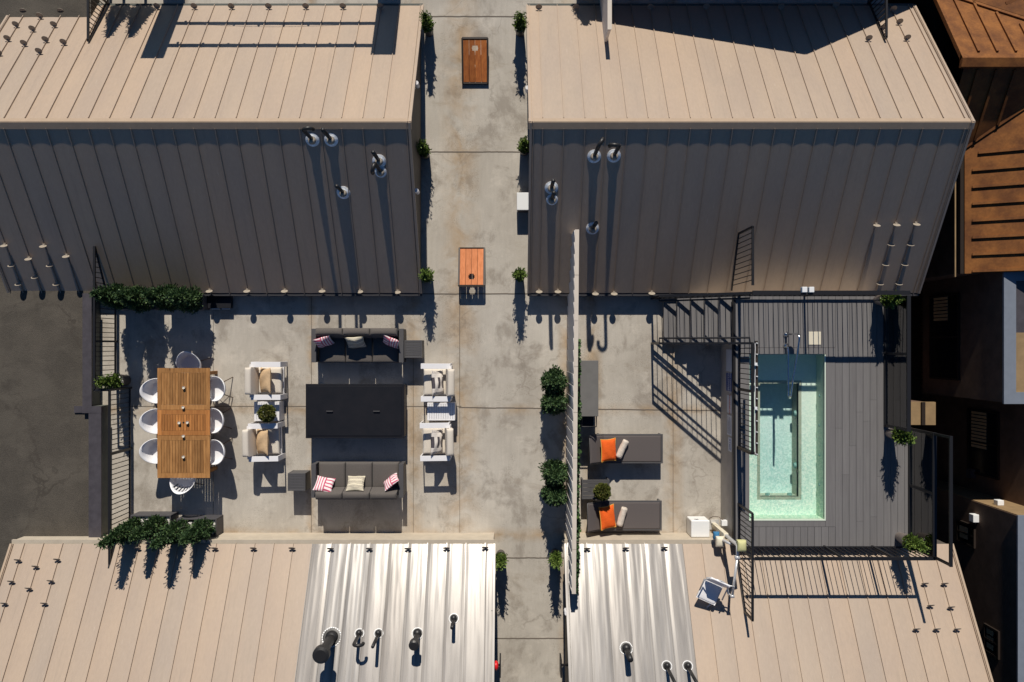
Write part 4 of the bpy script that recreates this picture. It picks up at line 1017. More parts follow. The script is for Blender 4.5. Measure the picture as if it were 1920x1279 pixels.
# ------------------------------------------------------------ sofas (facing each other across the fire table)
def make_sofa(loc, rz, label):
    t = thing('sofa', loc, label, 'sofa', 'charcoal sofas facing each other', local=True, rz=rz)
    W, D_ = 1.09, .40
    f = MB()
    for s_ in (-1, 1):
        f.box(s_ * W - (.11 if s_ > 0 else 0), s_ * W + (.11 if s_ < 0 else 0), -D_, D_ + .0, .55, .59)
        a = s_ * (W - .055); f.box(a - .045, a + .045, -D_ + .005, D_ - .005, .03, .548)
    f.box(-W + .12, W - .12, -D_ + .01, -D_ + .06, .12, .22).box(-W + .12, W - .12, D_ - .05, D_ - .01, .12, .60)
    f.box(-W + .12, W - .12, -D_ + .07, D_ - .06, .18, .22); f.build('frame', 'charcoal', t, bevel=.004)
    w3 = (2 * W - .26) / 3
    for k in range(3):
        a = -W + .13 + w3 * k
        cushion(MB(), a + .006, a + w3 - .006, -D_ - .01, D_ - .20, .225, .42).build('seat_cushion', 'charcoal_fabric', t, smooth=True)
        M_ = Matrix.Translation((a + w3 / 2, D_ - .155, .36)) @ Matrix.Rotation(math.radians(-12), 4, 'X')
        cushion(MB(), -w3 / 2 + .006, w3 / 2 - .006, -.085, .085, -.0, .44, M_, r=.05).build('back_cushion', 'charcoal_fabric', t, smooth=True)
    return t
make_sofa((-3.59, .0, 0), 0, 'charcoal sofa nearest the dark roof, its seat mostly in shade')
make_sofa((-3.595, -3.20, 0), math.pi, 'charcoal sofa in full sun below the black fire table')
g_ = 'pink striped cushions'
pillow('throw_cushion', 'pink_pattern', (X(607, .6), Y(641, .6), .60), .42, .42, .15, RZ(16) @ RX(64), 'pink and white striped cushion at the left end of the shaded upper sofa')
pillow('throw_cushion', 'dash_pattern', (X(667, .6), Y(642, .6), .60), .44, .44, .16, RZ(4) @ RX(58), 'beige cushion with small dashes in the middle of the shaded upper sofa')
pillow('throw_cushion', 'pink_pattern', (X(733, .6), Y(641, .6), .60), .42, .42, .15, RZ(-24) @ RX(64), 'pink and white striped cushion at the right end of the shaded upper sofa')
pillow('throw_cushion', 'pink_pattern', (X(608, .58), Y(908, .58), .58), .44, .42, .14, RZ(170) @ RX(44), 'pink and white striped cushion at the left end of the sunlit lower sofa')
pillow('throw_cushion', 'dash_pattern', (X(667, .58), Y(906, .58), .58), .42, .42, .15, RZ(180) @ RX(42), 'beige cushion with dashed rows in the middle of the sunlit lower sofa')
pillow('throw_cushion', 'pink_pattern', (X(733, .58), Y(903, .58), .58), .42, .42, .13, RZ(218) @ RX(66), 'pink and white striped cushion tilted at the right end of the sunlit lower sofa')
# side tables of the sofas
def slat_table(name, loc, sx_, sy_, h, mt, label, cat='side table', n=7, rz=0, along='x', solid_sides=True):
    t = thing(name, loc, label, cat, local=True, rz=rz); m = MB(); a, b = sx_ / 2, sy_ / 2
    k = n; d = (2 * b) / k if along == 'x' else (2 * a) / k
    for i in range(k):
        if along == 'x': m.box(-a + .03, a - .03, -b + d * i + .003, -b + d * (i + 1) - .003, h - .02, h - .002)
        else: m.box(-a + d * i + .003, -a + d * (i + 1) - .003, -b + .03, b - .03, h - .02, h - .002)
    m.build('slats', mt, t)
    m = MB()
    m.box(-a, a, -b, -b + .028, h - .045, h + .001).box(-a, a, b - .028, b, h - .045, h + .001).box(-a, -a + .028, -b + .029, b - .029, h - .045, h).box(a - .028, a, -b + .029, b - .029, h - .045, h)
    m.build('table_frame', mt, t, bevel=.003)
    if solid_sides:
        m = MB()
        for s_ in (-1, 1):
            m.box(s_ * a - (.02 if s_ > 0 else 0), s_ * a + (.02 if s_ < 0 else 0), -b + .002, b - .002, 0.002, h - .047)
        m.box(-a + .022, a - .022, b - .022, b - .004, .002, h - .047).box(-a + .022, a - .022, -b + .004, -b + .022, .002, h - .047)
        m.build('side_panels', mt, t)
    else:
        for sx1 in (-1, 1):
            for sy1 in (-1, 1): MB().box(sx1 * (a - .02) - .018, sx1 * (a - .02) + .018, sy1 * (b - .02) - .018, sy1 * (b - .02) + .018, .002, h - .046).build('leg', mt, t)
    return t
slat_table('side_table', ((X(758, .5) + X(791, .5)) / 2, (Y(638, .5) + Y(671, .5)) / 2, 0), .42, .42, .50, 'charcoal', 'square charcoal side table at the right arm of the shaded sofa')
slat_table('side_table', ((X(540, .5) + X(572, .5)) / 2, (Y(888, .5) + Y(920, .5)) / 2, 0), .42, .42, .50, 'charcoal', 'square charcoal side table at the left arm of the sunlit sofa', n=6)
# fire table
z = .52; x0, x1_, y0, y1 = X(573, z), X(757, z), Y(822, z), Y(720, z)
t = thing('fire_table', ((x0 + x1_) / 2, (y0 + y1) / 2, 0), 'large black covered fire table with two lid handles between the sofas', 'fire table')
MB().box(x0 + .03, x1_ - .0, y0 + .04, y1 - .03, .002, .47).build('base', 'planter_grey', t)
MB().box(x0, x1_ + .01, y0, y1, .472, .512).build('top_frame', 'fire_lid', t, bevel=.004)
MB().box(x0 + .05, x1_ - .05, y0 + .06, y1 - .05, .512, .524).build('lid', 'fire_lid', t, bevel=.003)
for px_ in (618, 706): MB().beam((X(px_ - 6, .55), Y(771, .55), .555), (X(px_ + 6, .55), Y(771, .55), .555), .018, .014).box(X(px_ - 6, .55) , X(px_ - 6, .55) + .012, Y(771, .55) - .006, Y(771, .55) + .006, .524, .55).box(X(px_ + 6, .55) - .012, X(px_ + 6, .55), Y(771, .55) - .006, Y(771, .55) + .006, .524, .55).build('handle', 'charcoal', t)

# ------------------------------------------------------------ white lounge chairs (local: faces +X)
def make_chair(loc, rz, label, group='white framed lounge armchairs'):
    t = thing('lounge_chair', loc, label, 'armchair', group, local=True, rz=rz); f = MB(); w_ = .45
    for s_ in (-1, 1):
        a, b = (s_ * w_ - .125, s_ * w_) if s_ > 0 else (s_ * w_, s_ * w_ + .125)
        f.box(-.30, .40, a, b, .60, .63); f.box(.372, .40, a, b, .002, .599); f.box(-.30, -.272, a, b, .002, .599)
    f.box(.36, .371, -w_ + .13, w_ - .13, .16, .25).box(-.30, .36, -w_ + .13, w_ - .13, .19, .23).box(-.325, -.301, -w_ + .06, w_ - .06, .19, .64)
    f.build('frame', 'white_metal', t, bevel=.003)
    cushion(MB(), -.28, .355, -.315, .315, .235, .40).build('seat_cushion', 'cream_fabric', t, smooth=True)
    M_ = Matrix.Translation((-.245, 0, .40)) @ Matrix.Rotation(math.radians(-13), 4, 'Y')
    cushion(MB(), -.08, .08, -.315, .315, -.02, .40, M_, r=.05, dome=.01).build('back_cushion', 'cream_fabric', t, smooth=True)
    return t
lc = make_chair((-5.80, -.835, 0), 0, 'white framed armchair with peach cushion beside the dining table, above the topiary table')
dup(lc, (-5.86, -2.29, 0), .02, 'white framed armchair with peach cushion below the topiary table')
dup(lc, (-1.69, -.875, 0), math.pi, 'white framed armchair with black and cream cushion, nearest the upper right of the fire table')
dup(lc, (-1.71, -2.275, 0), math.pi + .015, 'white framed armchair with black and cream cushion, nearest the lower right of the fire table')
pillow('throw_cushion', 'peach_fabric', (-5.77, -.82, .56), .60, .48, .18, RZ(-90) @ RX(46) , 'peach cushion on the white armchair above the topiary table', power=.42)
pillow('throw_cushion', 'peach_fabric', (-5.84, -2.28, .56), .60, .48, .19, RZ(-90) @ RX(44), 'peach cushion on the white armchair below the topiary table', power=.42)
pillow('throw_cushion', 'tribal_pattern', (-1.70, -.88, .56), .60, .38, .17, RZ(92) @ RX(50), 'black and cream patterned cushion on the upper right white armchair')
pillow('throw_cushion', 'tribal_pattern', (-1.72, -2.28, .56), .60, .38, .17, RZ(88) @ RX(52), 'black and cream patterned cushion on the lower right white armchair')
st1 = slat_table('side_table', ((X(476, .42) + X(524, .42)) / 2, (Y(753, .42) + Y(790, .42)) / 2, 0), .60, .46, .42, 'white_metal', 'white side table holding the round topiary, between peach-cushioned armchairs', n=10, along='y')
slat_table('side_table', ((X(801, .42) + X(853, .42)) / 2, (Y(756, .42) + Y(788, .42)) / 2, 0), .66, .42, .42, 'white_metal', 'bare white slatted side table between the two armchairs with patterned cushions', n=12, along='y')

# ------------------------------------------------------------ plants
def topiary(px, py, z0, zc, r, label, n=5200):
    p = P(px, py, zc); t = thing('topiary_ball', (p.x, p.y, z0), label, 'potted shrub')
    MB().lathe([(.07, 0.002), (.095, .12), (.10, .16), (.09, .16)], (p.x, p.y, z0), 18).build('pot', 'pot_dark', t, smooth=False)
    MB().cyl((p.x, p.y, z0 + .15), (p.x, p.y, zc), .012, n=8).build('stem', 'bark', t)
    def fn():
        d = Vector((random.gauss(0, 1), random.gauss(0, 1), random.gauss(0, 1))).normalized(); rr = r * (.55 + .45 * random.random() ** .5) * (.94 + .08 * math.sin(9 * d.x + 3) * math.sin(8 * d.y + 1))
        return p + d * rr, d
    m = MB(); leaves(m, n, fn, (.022, .045), .15, .3); m.build('foliage', 'topiary_leaf', t, recalc=False)
    return t
topiary(500, 775, .425, .70, .205, 'round clipped topiary on the white side table between peach-cushioned armchairs')
def conifer(m, base, h, r, n, size=(.045, .085), z0=.0, prof=None, lean=(0, 0)):
    b = Vector(base)
    nb = max(6, int(h * 16)); 
    lob = [(random.random() * 6.28, random.uniform(.85, 1.15)) for _ in range(9)]
    def fn():
        u = random.random() ** 1.25                      # 0 foot .. 1 tip
        rad = r * (1 - u) ** .95 * min(1, .5 + u * 5.5) ; a = random.random() * 6.283
        rad *= 1 + .16 * math.sin(3 * a + 11 * u + lob[0][0]) + .12 * math.sin(5 * a - 19 * u + lob[1][0])
        rr = rad * (random.random() ** .38)
        p = b + Vector((rr * math.cos(a) + lean[0] * u, rr * math.sin(a) + lean[1] * u, z0 + u * (h - z0)))
        return p, Vector((math.cos(a), math.sin(a), .55))
    leaves(m, n, fn, size, .5, .22)
    # ragged branch tips that break up the outline
    for _ in range(int(n * .026)):
        u = random.random() ** 1.2 * .97; a = random.random() * 6.283; rad = r * (1 - u) ** .8 * min(1, .45 + u * 5.5)
        c = b + Vector((rad * .85 * math.cos(a) + lean[0] * u, rad * .85 * math.sin(a) + lean[1] * u, z0 + u * (h - z0)))
        dr = Vector((math.cos(a), math.sin(a), random.uniform(.5, 1.3))).normalized()
        for k in range(8):
            q = c + dr * (.016 * k); leaves(m, 1, lambda q=q: (q, dr), (.035, .06), .2, .25)
def planter_box(x0, x1_, y0, y1, h, label, trees, name='planter', cat='planter', mt='planter_grey'):
    t = thing(name, ((x0 + x1_) / 2, (y0 + y1) / 2, 0), label, cat)
    cx_, cy_, a, b = (x0 + x1_) / 2, (y0 + y1) / 2, (x1_ - x0) / 2, (y1 - y0) / 2
    m = MB(); w_ = .03
    def wall(ax0, ax1, ay0, ay1): m.box(ax0, ax1, ay0, ay1, .003, h)
    wall(x0, x1_, y0, y0 + w_); wall(x0, x1_, y1 - w_, y1); wall(x0, x0 + w_, y0 + w_ + .001, y1 - w_ - .001); wall(x1_ - w_, x1_, y0 + w_ + .001, y1 - w_ - .001)
    m.build('box', mt, t, bevel=.004)
    MB().box(x0 + w_, x1_ - w_, y0 + w_, y1 - w_, .003, h - .07).build('soil', 'soil', t)
    pb = MB()
    for _ in range(int(900 * (x1_ - x0) * (y1 - y0))):
        px_, py_ = random.uniform(x0 + .05, x1_ - .05), random.uniform(y0 + .05, y1 - .05); s_ = random.uniform(.012, .026)
        pb.lathe([(s_ * .5, -s_ * .3), (s_, 0), (s_ * .6, s_ * .5)], (px_, py_, h - .06), 5)
    pb.build('pebbles', 'pebbles', t); 
    for k, (tx, ty, th, r, n) in enumerate(trees):
        MB().tube([(tx, ty, h - .08), (tx, ty, th * .9)], [.03, .008], 7).build('trunk', 'bark', t)
        m = MB(); conifer(m, (tx, ty, 0), th, r, n, z0=h + .02); m.build('foliage', 'juniper', t, recalc=False)
    return t
planter_box(-9.36, -8.42, .86, 1.21, .46, 'long dark planter of tall junipers at the upper left corner, by the railing', [(-9.16, 1.14, 1.90, .30, 6200), (-8.64, 1.10, 1.85, .31, 6200)])
planter_box(-8.24, -7.30, .86, 1.21, .46, 'long dark planter of tall junipers beneath the dark eave, next to the black storage box', [(-8.02, 1.12, 1.85, .31, 6200), (-7.52, 1.09, 1.78, .31, 6200)])
planter_box(-9.02, -8.06, -4.48, -4.04, .46, 'lower left planter of tall junipers, the one touching the west railing', [(-8.84, -4.30, 2.20, .25, 6000), (-8.28, -4.24, 1.98, .24, 5200)])
planter_box(-7.92, -6.97, -4.54, -4.12, .46, 'lower left planter of tall junipers, the one nearer the dining table', [(-7.74, -4.34, 2.16, .24, 5600), (-7.20, -4.32, 1.90, .25, 5600)])
t = thing('juniper_tree', (-9.4, 8.55, 0), 'tall juniper behind the upper left roof edge, left one of the pair', 'tree')
MB().tube([(-9.4, 8.55, .002), (-9.4, 8.55, 1.7)], [.04, .01], 7).build('trunk', 'bark', t); m = MB(); conifer(m, (-9.4, 8.55, 0), (.82 + TS * 1.36), .29, 5000, z0=.35); m.build('crown', 'juniper', t, recalc=False)
t = thing('juniper_tree', (-8.87, 8.55, 0), 'tall juniper behind the upper left roof edge, right one of the pair', 'tree')
MB().tube([(-8.87, 8.55, .002), (-8.87, 8.55, 1.7)], [.04, .01], 7).build('trunk', 'bark', t); m = MB(); conifer(m, (-8.87, 8.55, 0), (.80 + TS * 1.36), .31, 5000, z0=.35); m.build('crown', 'juniper', t, recalc=False)
t = thing('potted_shrub', (1.78, 8.7, 0), 'shrub past the top edge casting a ragged shadow beside the screen wall end', 'potted shrub')
MB().lathe([(.12, 0.002), (.16, .35), (.14, .35)], (1.78, 8.7, 0), 16).build('pot', 'pot_dark', t); m = MB(); conifer(m, (1.78, 8.7, 0), 1.36, .3, 3000, z0=.35); m.build('foliage', 'juniper', t, recalc=False)

def pot(px, py, label, z0=0., h=1.08, ph=.36, r=.125, pr=(.10, .135), mt='pot_dark', leaf='bright_leaf', n=2600, group=None, flare=0, fol=.0):
    b = P(px, py, z0); t = thing('potted_conifer', b, label, 'potted plant', group)
    MB().lathe([(pr[0], .003), (pr[1], ph), (pr[1] - .012, ph), (pr[1] - .02, ph - .05)], b, 26).build('pot', mt, t)
    pb = MB()
    for _ in range(70):
        a, q = random.random() * 6.28, (pr[1] - .03) * random.random() ** .5; s_ = random.uniform(.010, .02)
        pb.lathe([(s_ * .5, -s_ * .3), (s_, 0), (s_ * .6, s_ * .5)], (b.x + q * math.cos(a), b.y + q * math.sin(a), z0 + ph - .035), 5)
    pb.build('pebbles', 'pebbles', t)
    MB().tube([b + Vector((0, 0, ph - .06)), b + Vector((0, 0, h * .9))], [.012, .004], 6).build('stem', 'bark', t)
    m = MB(); conifer(m, b, h, r, n, (.035, .07), z0=ph); m.build('foliage', leaf, t, recalc=False)
    return t
pot(805, 62, 'small potted conifer on the left of the alley beside the far upper cornhole board')
pot(798, 291, 'small potted conifer against the left alley wall, halfway between the cornhole boards')
pot(804, 521, 'small potted conifer at the lower left corner of the upper alley')
pot(975, 62, 'small potted conifer on the right of the alley beside the far upper cornhole board')
pot(983, 285, 'small potted conifer mostly hidden by the right roof edge of the alley')
pot(974, 519, 'small potted conifer at the lower right corner of the upper alley')
pot(939, 1038, 'small potted conifer at the left side of the lower alley entrance')
pot(1040, 1036, 'small potted conifer at the right side of the lower alley entrance, by the screen wall')
pot(236, 713, 'potted plant in the railing corner left of the dining table', h=1.30, ph=.45, r=.15, pr=(.13, .17), n=3200)
pot(1645, 563, 'flowering plant in a metal pot at the upper right corner of the pool deck', z0=DZ, h=.98, ph=.42, r=.17, pr=(.10, .15), mt='pot_metal', n=3000)
pot(1667, 812, 'plant in a metal pot midway down the right side of the pool deck', z0=DZ, h=1.02, ph=.42, r=.17, pr=(.10, .15), mt='pot_metal', n=3000)
pot(1686, 1006, 'plant in a metal pot at the lower right corner of the pool deck', z0=DZ, h=1.12, ph=.42, r=.17, pr=(.10, .15), mt='pot_metal', n=3000)
for k, (px_, py_, lb) in enumerate(((1036, 712, 'bushy potted evergreen by the screen wall, topmost of four'), (1036, 750, 'bushy potted evergreen by the screen wall, second from the top'),
                                    (1037, 879, 'bushy potted evergreen by the screen wall, third from the top'), (1037, 915, 'bushy potted evergreen by the screen wall, lowest of four'))):
    b = P(px_, py_, 0); t = thing('potted_evergreen', b, lb, 'potted shrub', 'evergreens along the screen wall')
    MB().box(b.x - .17, b.x + .17, b.y - .17, b.y + .17, .003, .40).build('pot', 'planter_grey', t, bevel=.006)
    MB().box(b.x - .15, b.x + .15, b.y - .15, b.y + .15, .401, .404).build('pebbles', 'pebbles', t)
    MB().tube([b + Vector((0, 0, .40)), b + Vector((0, 0, 1.2))], [.02, .006], 6).build('stem', 'bark', t)
    m = MB(); conifer(m, b, 1.30 + .03 * k, .30 + .012 * (k % 3), 6500, (.05, .10), z0=.42); m.build('foliage', 'juniper', t, recalc=False)

# ------------------------------------------------------------ dining set
z = .75; tx0, tx1, ty0, ty1 = X(295, z), X(393.5, z), Y(896.5, z), Y(690, z); ya, yb = Y(768.5, z), Y(816.5, z)
t = thing('dining_table', ((tx0 + tx1) / 2, (ty0 + ty1) / 2, 0), 'long slatted teak dining table with an oranger middle leaf and six candles', 'table')
def top(y0, y1, mt, n, nm, fw=.09, ew=.115):
    m = MB(); g2 = .003
    m.box(tx0, tx0 + fw, y0 + g2, y1 - g2, z - .03, z, random.random()).box(tx1 - fw, tx1, y0 + g2, y1 - g2, z - .03, z, random.random())
    m.box(tx0 + fw + .002, tx1 - fw - .002, y0 + g2, y0 + ew, z - .03, z - .001, random.random()).box(tx0 + fw + .002, tx1 - fw - .002, y1 - ew, y1 - g2, z - .03, z - .001, random.random())
    d = (tx1 - tx0 - 2 * fw - .006) / n
    for i in range(n):
        a = tx0 + fw + .004 + d * i; m.box(a + .0035, a + d - .0035, y0 + ew + .004, y1 - ew - .004, z - .028, z - .002, random.random())
    m.build(nm, mt, t)
top(ya, ty1, 'teak', 16, 'table_top'); top(yb, ya, 'teak_orange', 16, 'middle_leaf', .10, .11); top(ty0, yb, 'teak', 16, 'table_top')
m = MB().box(tx0 + .12, tx1 - .12, ty0 + .12, ty0 + .15, .62, .716).box(tx0 + .12, tx1 - .12, ty1 - .15, ty1 - .12, .62, .716).box(tx0 + .12, tx0 + .15, ty0 + .151, ty1 - .151, .62, .716).box(tx1 - .15, tx1 - .12, ty0 + .151, ty1 - .151, .62, .716).box(tx0 + .151, tx1 - .151, ya - .03, ya + .03, .64, .716).box(tx0 + .151, tx1 - .151, yb - .03, yb + .03, .64, .716)
m.build('apron', 'teak', t)
for a in (tx0 + .09, tx1 - .17):
    for b in (ty0 + .09, ty1 - .17): MB().box(a, a + .08, b, b + .08, .002, .714).build('leg', 'teak', t)
MB().cyl((X(344, z), Y(792.5, z), z - .001), (X(344, z), Y(792.5, z), z + .0015), .022, n=16).build('parasol_hole', 'wood_hole', t)
for px_, py_, lb in ((344, 727, 'topmost candle cup on the teak table'), (343, 764, 'candle cup at the upper joint of the teak table'), (335.5, 793, 'candle cup left of the parasol hole'),
                     (351, 792.5, 'candle cup right of the parasol hole'), (343.5, 818, 'candle cup at the lower joint of the teak table'), (343.5, 857, 'lowest candle cup on the teak table')):
    b = P(px_, py_, z + .05); c = MB().lathe([(.026, .001), (.034, .055), (.030, .055), (.027, .03)], (b.x, b.y, z), 18); th_ = thing('candle_cup', (b.x, b.y, z), lb, 'candle', 'candle cups on the teak table')
    c.build('cup', 'glass_cup', th_, smooth=False); MB().cyl((b.x, b.y, z + .012), (b.x, b.y, z + .046), .026, n=14).build('candle', 'candle', th_)

def tub(loc, rz, label, slots=False):
    """moulded white tub chair; local +X is the front"""
    t = thing('tub_chair', loc, label, 'chair', 'white tub chairs round the teak table', local=True, rz=rz); m = MB(); n = 44; rings = []
    def rim(a):  # a = 0 front, pi back
        c = (1 - math.cos(a)) / 2; return .455 + .20 * min(1, (c * 2.4)) ** 1.3 + .18 * max(0, (c - .5) * 2) ** 1.6
    prof = [(0, 0), (.30, .0), (.55, .0), (.72, .012), (.84, .07), (.93, .32), (.975, .68), (1, 1)]
    vs = []; 
    for f_, g2 in prof:
        for k in range(n):
            a = 2 * math.pi * k / n; h = rim(a); rx, ry = (.275, .27); c = (1 - math.cos(a)) / 2
            out = f_ * (1 + .06 * c * g2); zz = .44 + (h - .44) * g2 + (.02 * f_ * f_ if f_ < .8 else 0)
            vs.append((.0 + rx * out * math.cos(a) - .05 * c * g2, ry * out * math.sin(a) * (1 + .05 * math.sin(a) ** 2), zz))
    fs = []
    for i in range(1, len(prof) - 1):
        for k in range(n):
            if slots and prof[i][1] > .05 and prof[i][1] < .6 and abs(k - n / 2) < 7 and k % 2 == 0: continue
            fs.append((i * n + k, i * n + (k + 1) % n, (i + 1) * n + (k + 1) % n, (i + 1) * n + k))
    fs.append(tuple(n + k for k in range(n)))
    m.add(vs, fs); o = m.build('shell', 'chair_plastic', t, smooth=True, solid=.014)
    for sx_ in (-1, 1):
        for sy_ in (-1, 1):
            MB().tube([(sx_ * .13, sy_ * .13, .43), (sx_ * .25, sy_ * .25, .004)], .011, 8).build('leg', 'leg_brown', t, smooth=True)
    MB().tube([(-.17, -.17, .27), (.17, .17, .27)], .006, 6).tube([(.17, -.17, .28), (-.17, .17, .28)], .006, 6).build('cross_brace', 'leg_brown', t)
    return t
c0 = tub((X(296, .65), Y(733, .65), 0), 0, 'white tub chair on the railing side of the teak table, nearest the flower pot')
dup(c0, (X(295, .65), Y(790, .65), 0), 0, 'white tub chair on the railing side of the teak table, middle one')
dup(c0, (X(295, .65), Y(846, .65), 0), 0, 'white tub chair on the railing side of the teak table, nearest the lower planters')
dup(c0, (X(399, .65), Y(729, .65), 0), math.pi, 'white tub chair on the sofa side of the teak table, uppermost')
dup(c0, (X(396, .65), Y(789, .65), 0), math.pi, 'white tub chair on the sofa side of the teak table, middle one')
dup(c0, (X(398, .65), Y(848, .65), 0), math.pi, 'white tub chair on the sofa side of the teak table, lowest')
dup(c0, (X(352, .65), Y(686, .65), 0), math.radians(-105), 'white tub chair turned slightly at the shaded upper end of the teak table')
tub((X(342, .65), Y(897, .65), 0), math.radians(88), 'white tub chair with a slotted back at the lower end of the teak table', slots=True)

# ------------------------------------------------------------ cornhole boards
def board(cx_, cy_, w_, L_, dirn, label, mt='cedar'):
    """dirn=+1: raised end with the hole points north"""
    t = thing('cornhole_board', (cx_, cy_, 0), label, 'cornhole board', local=True); zl, zh = .07, .31
    a, b = Vector((0, -dirn * L_ / 2, zl)), Vector((0, dirn * L_ / 2, zh)); d = (b - a); D_ = d.length; d.normalize(); nrm = Vector((0, -d.z * dirn, abs(d.y))); nrm.normalize()
    n = 4; bw_ = (w_ - .05) / n; hc = a + d * (D_ - .23); hr = .076
    for i in range(n):
        m = MB(); x0_ = -w_ / 2 + .025 + bw_ * i + .004; x1_ = x0_ + bw_ - .008
        # planks cut round the hole: strips along the board
        S = 26; tone = random.random()
        for k in range(S):
            u0, u1 = .02 + (D_ - .04) * k / S, .02 + (D_ - .04) * (k + 1) / S; um = (u0 + u1) / 2 - (D_ - .23)
            segs = [(x0_, x1_)]
            if abs(um) < hr:
                hw = math.sqrt(hr * hr - um * um); segs = []
                if x0_ < -hw: segs.append((x0_, min(x1_, -hw)))
                if x1_ > hw: segs.append((max(x0_, hw), x1_))
            for s0, s1 in segs:
                if s1 - s0 < .002: continue
                p0, p1 = a + d * u0, a + d * u1
                vs = [p0 + Vector((s0, 0, 0)), p0 + Vector((s1, 0, 0)), p1 + Vector((s1, 0, 0)), p1 + Vector((s0, 0, 0))]
                m.add(vs + [v - nrm * .018 for v in vs], [(0, 1, 2, 3), (7, 6, 5, 4), (0, 4, 5, 1), (1, 5, 6, 2), (2, 6, 7, 3), (3, 7, 4, 0)], tone)
        m.build('plank', mt, t)
    m = MB()
    for s_ in (-1, 1): m.beam(a + Vector((s_ * (w_ / 2 - .005), 0, -.028)), b + Vector((s_ * (w_ / 2 - .005), 0, -.028)), .040, .085)
    m.box(-w_ / 2 + .0, w_ / 2 - .0, min(a.y, a.y - .012 * dirn) - .006, max(a.y, a.y - .012 * dirn) + .006, zl - .06, zl + .006).box(-w_ / 2, w_ / 2, b.y - .022, b.y + .022, zh - .08, zh + .008)
    m.build('frame', 'black_steel_worn', t)
    for s_ in (-1, 1): MB().box(s_ * (w_ / 2 - .05) - .02, s_ * (w_ / 2 - .05) + .02, b.y - dirn * .08 - .02, b.y - dirn * .08 + .02, .002, zh - .06).build('leg', 'charcoal', t)
    return t
board((X(867, .2) + X(914.5, .2)) / 2, (Y(75, .30) + Y(152, .08)) / 2, .62, 1.0, 1, 'shade-darkened cedar cornhole board at the top of the alley, hole at its upper end', 'cedar_shaded')
board((X(860.5, .2) + X(908, .2)) / 2, (Y(464, .08) + Y(537, .30)) / 2, .62, .93, -1, 'bright orange cedar cornhole board halfway down the alley, hole at its lower end')

# ------------------------------------------------------------ loungers and what lies on them
def lounger(x0, x1_, y0, y1, label):
    z_ = .33; t = thing('sun_lounger', ((x0 + x1_) / 2, (y0 + y1) / 2, 0), label, 'sun lounger', 'sun loungers by the screen wall'); xh = x0 + .33
    f = MB().box(xh - .2, x1_, y0, y0 + .035, z_ - .05, z_).box(xh - .2, x1_, y1 - .035, y1, z_ - .05, z_).box(x1_ - .04, x1_, y0 + .036, y1 - .036, z_ - .05, z_)
    f.build('frame', 'charcoal', t, bevel=.004)
    cushion(MB(), xh - .02, x1_ - .045, y0 + .036, y1 - .036, z_ - .045, z_ + .012, r=.02, dome=.004).build('bed', 'lounger_mesh', t, smooth=True)
    MB().box(xh - .0, x1_ - .05, y0 + .01, y0 + .03, .20, z_ - .055).build('side_rail', 'charcoal', t)
    M_ = Matrix.Translation((xh, 0, z_ - .01)) @ Matrix.Rotation(math.radians(38), 4, 'Y')
    cushion(MB(), -.44, 0, y0 + .03, y1 - .03, -.02, .025, M_, r=.02, dome=.004).build('headrest', 'lounger_mesh', t, smooth=True)
    h = MB(); e = M_ @ Vector((-.45, y0 + .02, 0)); e2 = M_ @ Vector((-.45, y1 - .02, 0)); h.tube([M_ @ Vector((0, y0 + .015, 0)), e, e2, M_ @ Vector((0, y1 - .015, 0))], .014, 8); h.build('headrest_frame', 'charcoal', t, smooth=True)
    MB().tube([(xh - .1, y0 + .06, z_ - .06), (xh - .28, y0 + .06, .30), e], .010, 6).tube([(xh - .1, y1 - .06, z_ - .06), (xh - .28, y1 - .06, .30), e2], .010, 6).build('headrest_strut', 'charcoal', t, smooth=True)
    for a in (xh - .12, x1_ - .06):
        for b in (y0 + .01, y1 - .05): MB().box(a, a + .04, b, b + .04, .002, z_ - .052).build('leg', 'charcoal', t)
    return t
lounger(X(1106, .4), X(1243, .33), Y(869, .33), Y(814, .33), 'grey sun lounger nearest the covered cabinet, its headrest partly in shadow')
lounger(X(1102, .4), X(1241, .33), Y(995, .33), Y(939, .33), 'grey sun lounger in full sun beside the lower silver roof')
pillow('throw_cushion', 'orange_fabric', (X(1141, .48), Y(844, .48), .47), .44, .54, .15, RZ(2) @ RY(30), 'bright orange cushion on the upper lounger', piping='yellow_piping', power=.4)
pillow('throw_cushion', 'orange_fabric', (X(1139, .48), Y(970, .48), .47), .44, .55, .15, RZ(6) @ RY(30), 'bright orange cushion on the lower lounger', piping='yellow_piping', power=.4)
def towel(px0, py0, px1_, py1_, label):
    zc = .42; a, b = P(px0, py0, zc), P(px1_, py1_, zc); t = thing('rolled_towel', (a + b) / 2, label, 'towel'); d = (b - a).normalized(); q = d.to_track_quat('Z', 'Y')
    r = .078; m = MB(); n = 24; vs = []; S = 12
    for i in range(S + 1):
        c = a + (b - a) * i / S
        for k in range(n):
            an = 2 * math.pi * k / n; rr = r * (1 + .05 * math.sin(3 * an + i * .7) + .02 * math.sin(i * 1.9)) * (.9 if i in (0, S) else 1); vs.append(c + q @ Vector((rr * math.cos(an), rr * math.sin(an) * 1.0, 0)))
    m.add(vs, [(i * n + k, i * n + (k + 1) % n, (i + 1) * n + (k + 1) % n, (i + 1) * n + k) for i in range(S) for k in range(n)] + [tuple(range(n - 1, -1, -1)), tuple(S * n + k for k in range(n))])
    m.build('roll', 'towel', t, smooth=True)
    sp = MB()
    for e, sg_ in ((a, -1), (b, 1)):
        pts = [e + d * (sg_ * .004) + q @ Vector(((.014 + .014 * k / 6) * math.cos(k * .8), (.014 + .014 * k / 6) * math.sin(k * .8), 0)) * (1 + .0 * k) for k in range(24)]; sp.tube(pts, .004, 5)
    sp.build('roll_edge', 'towel', t)
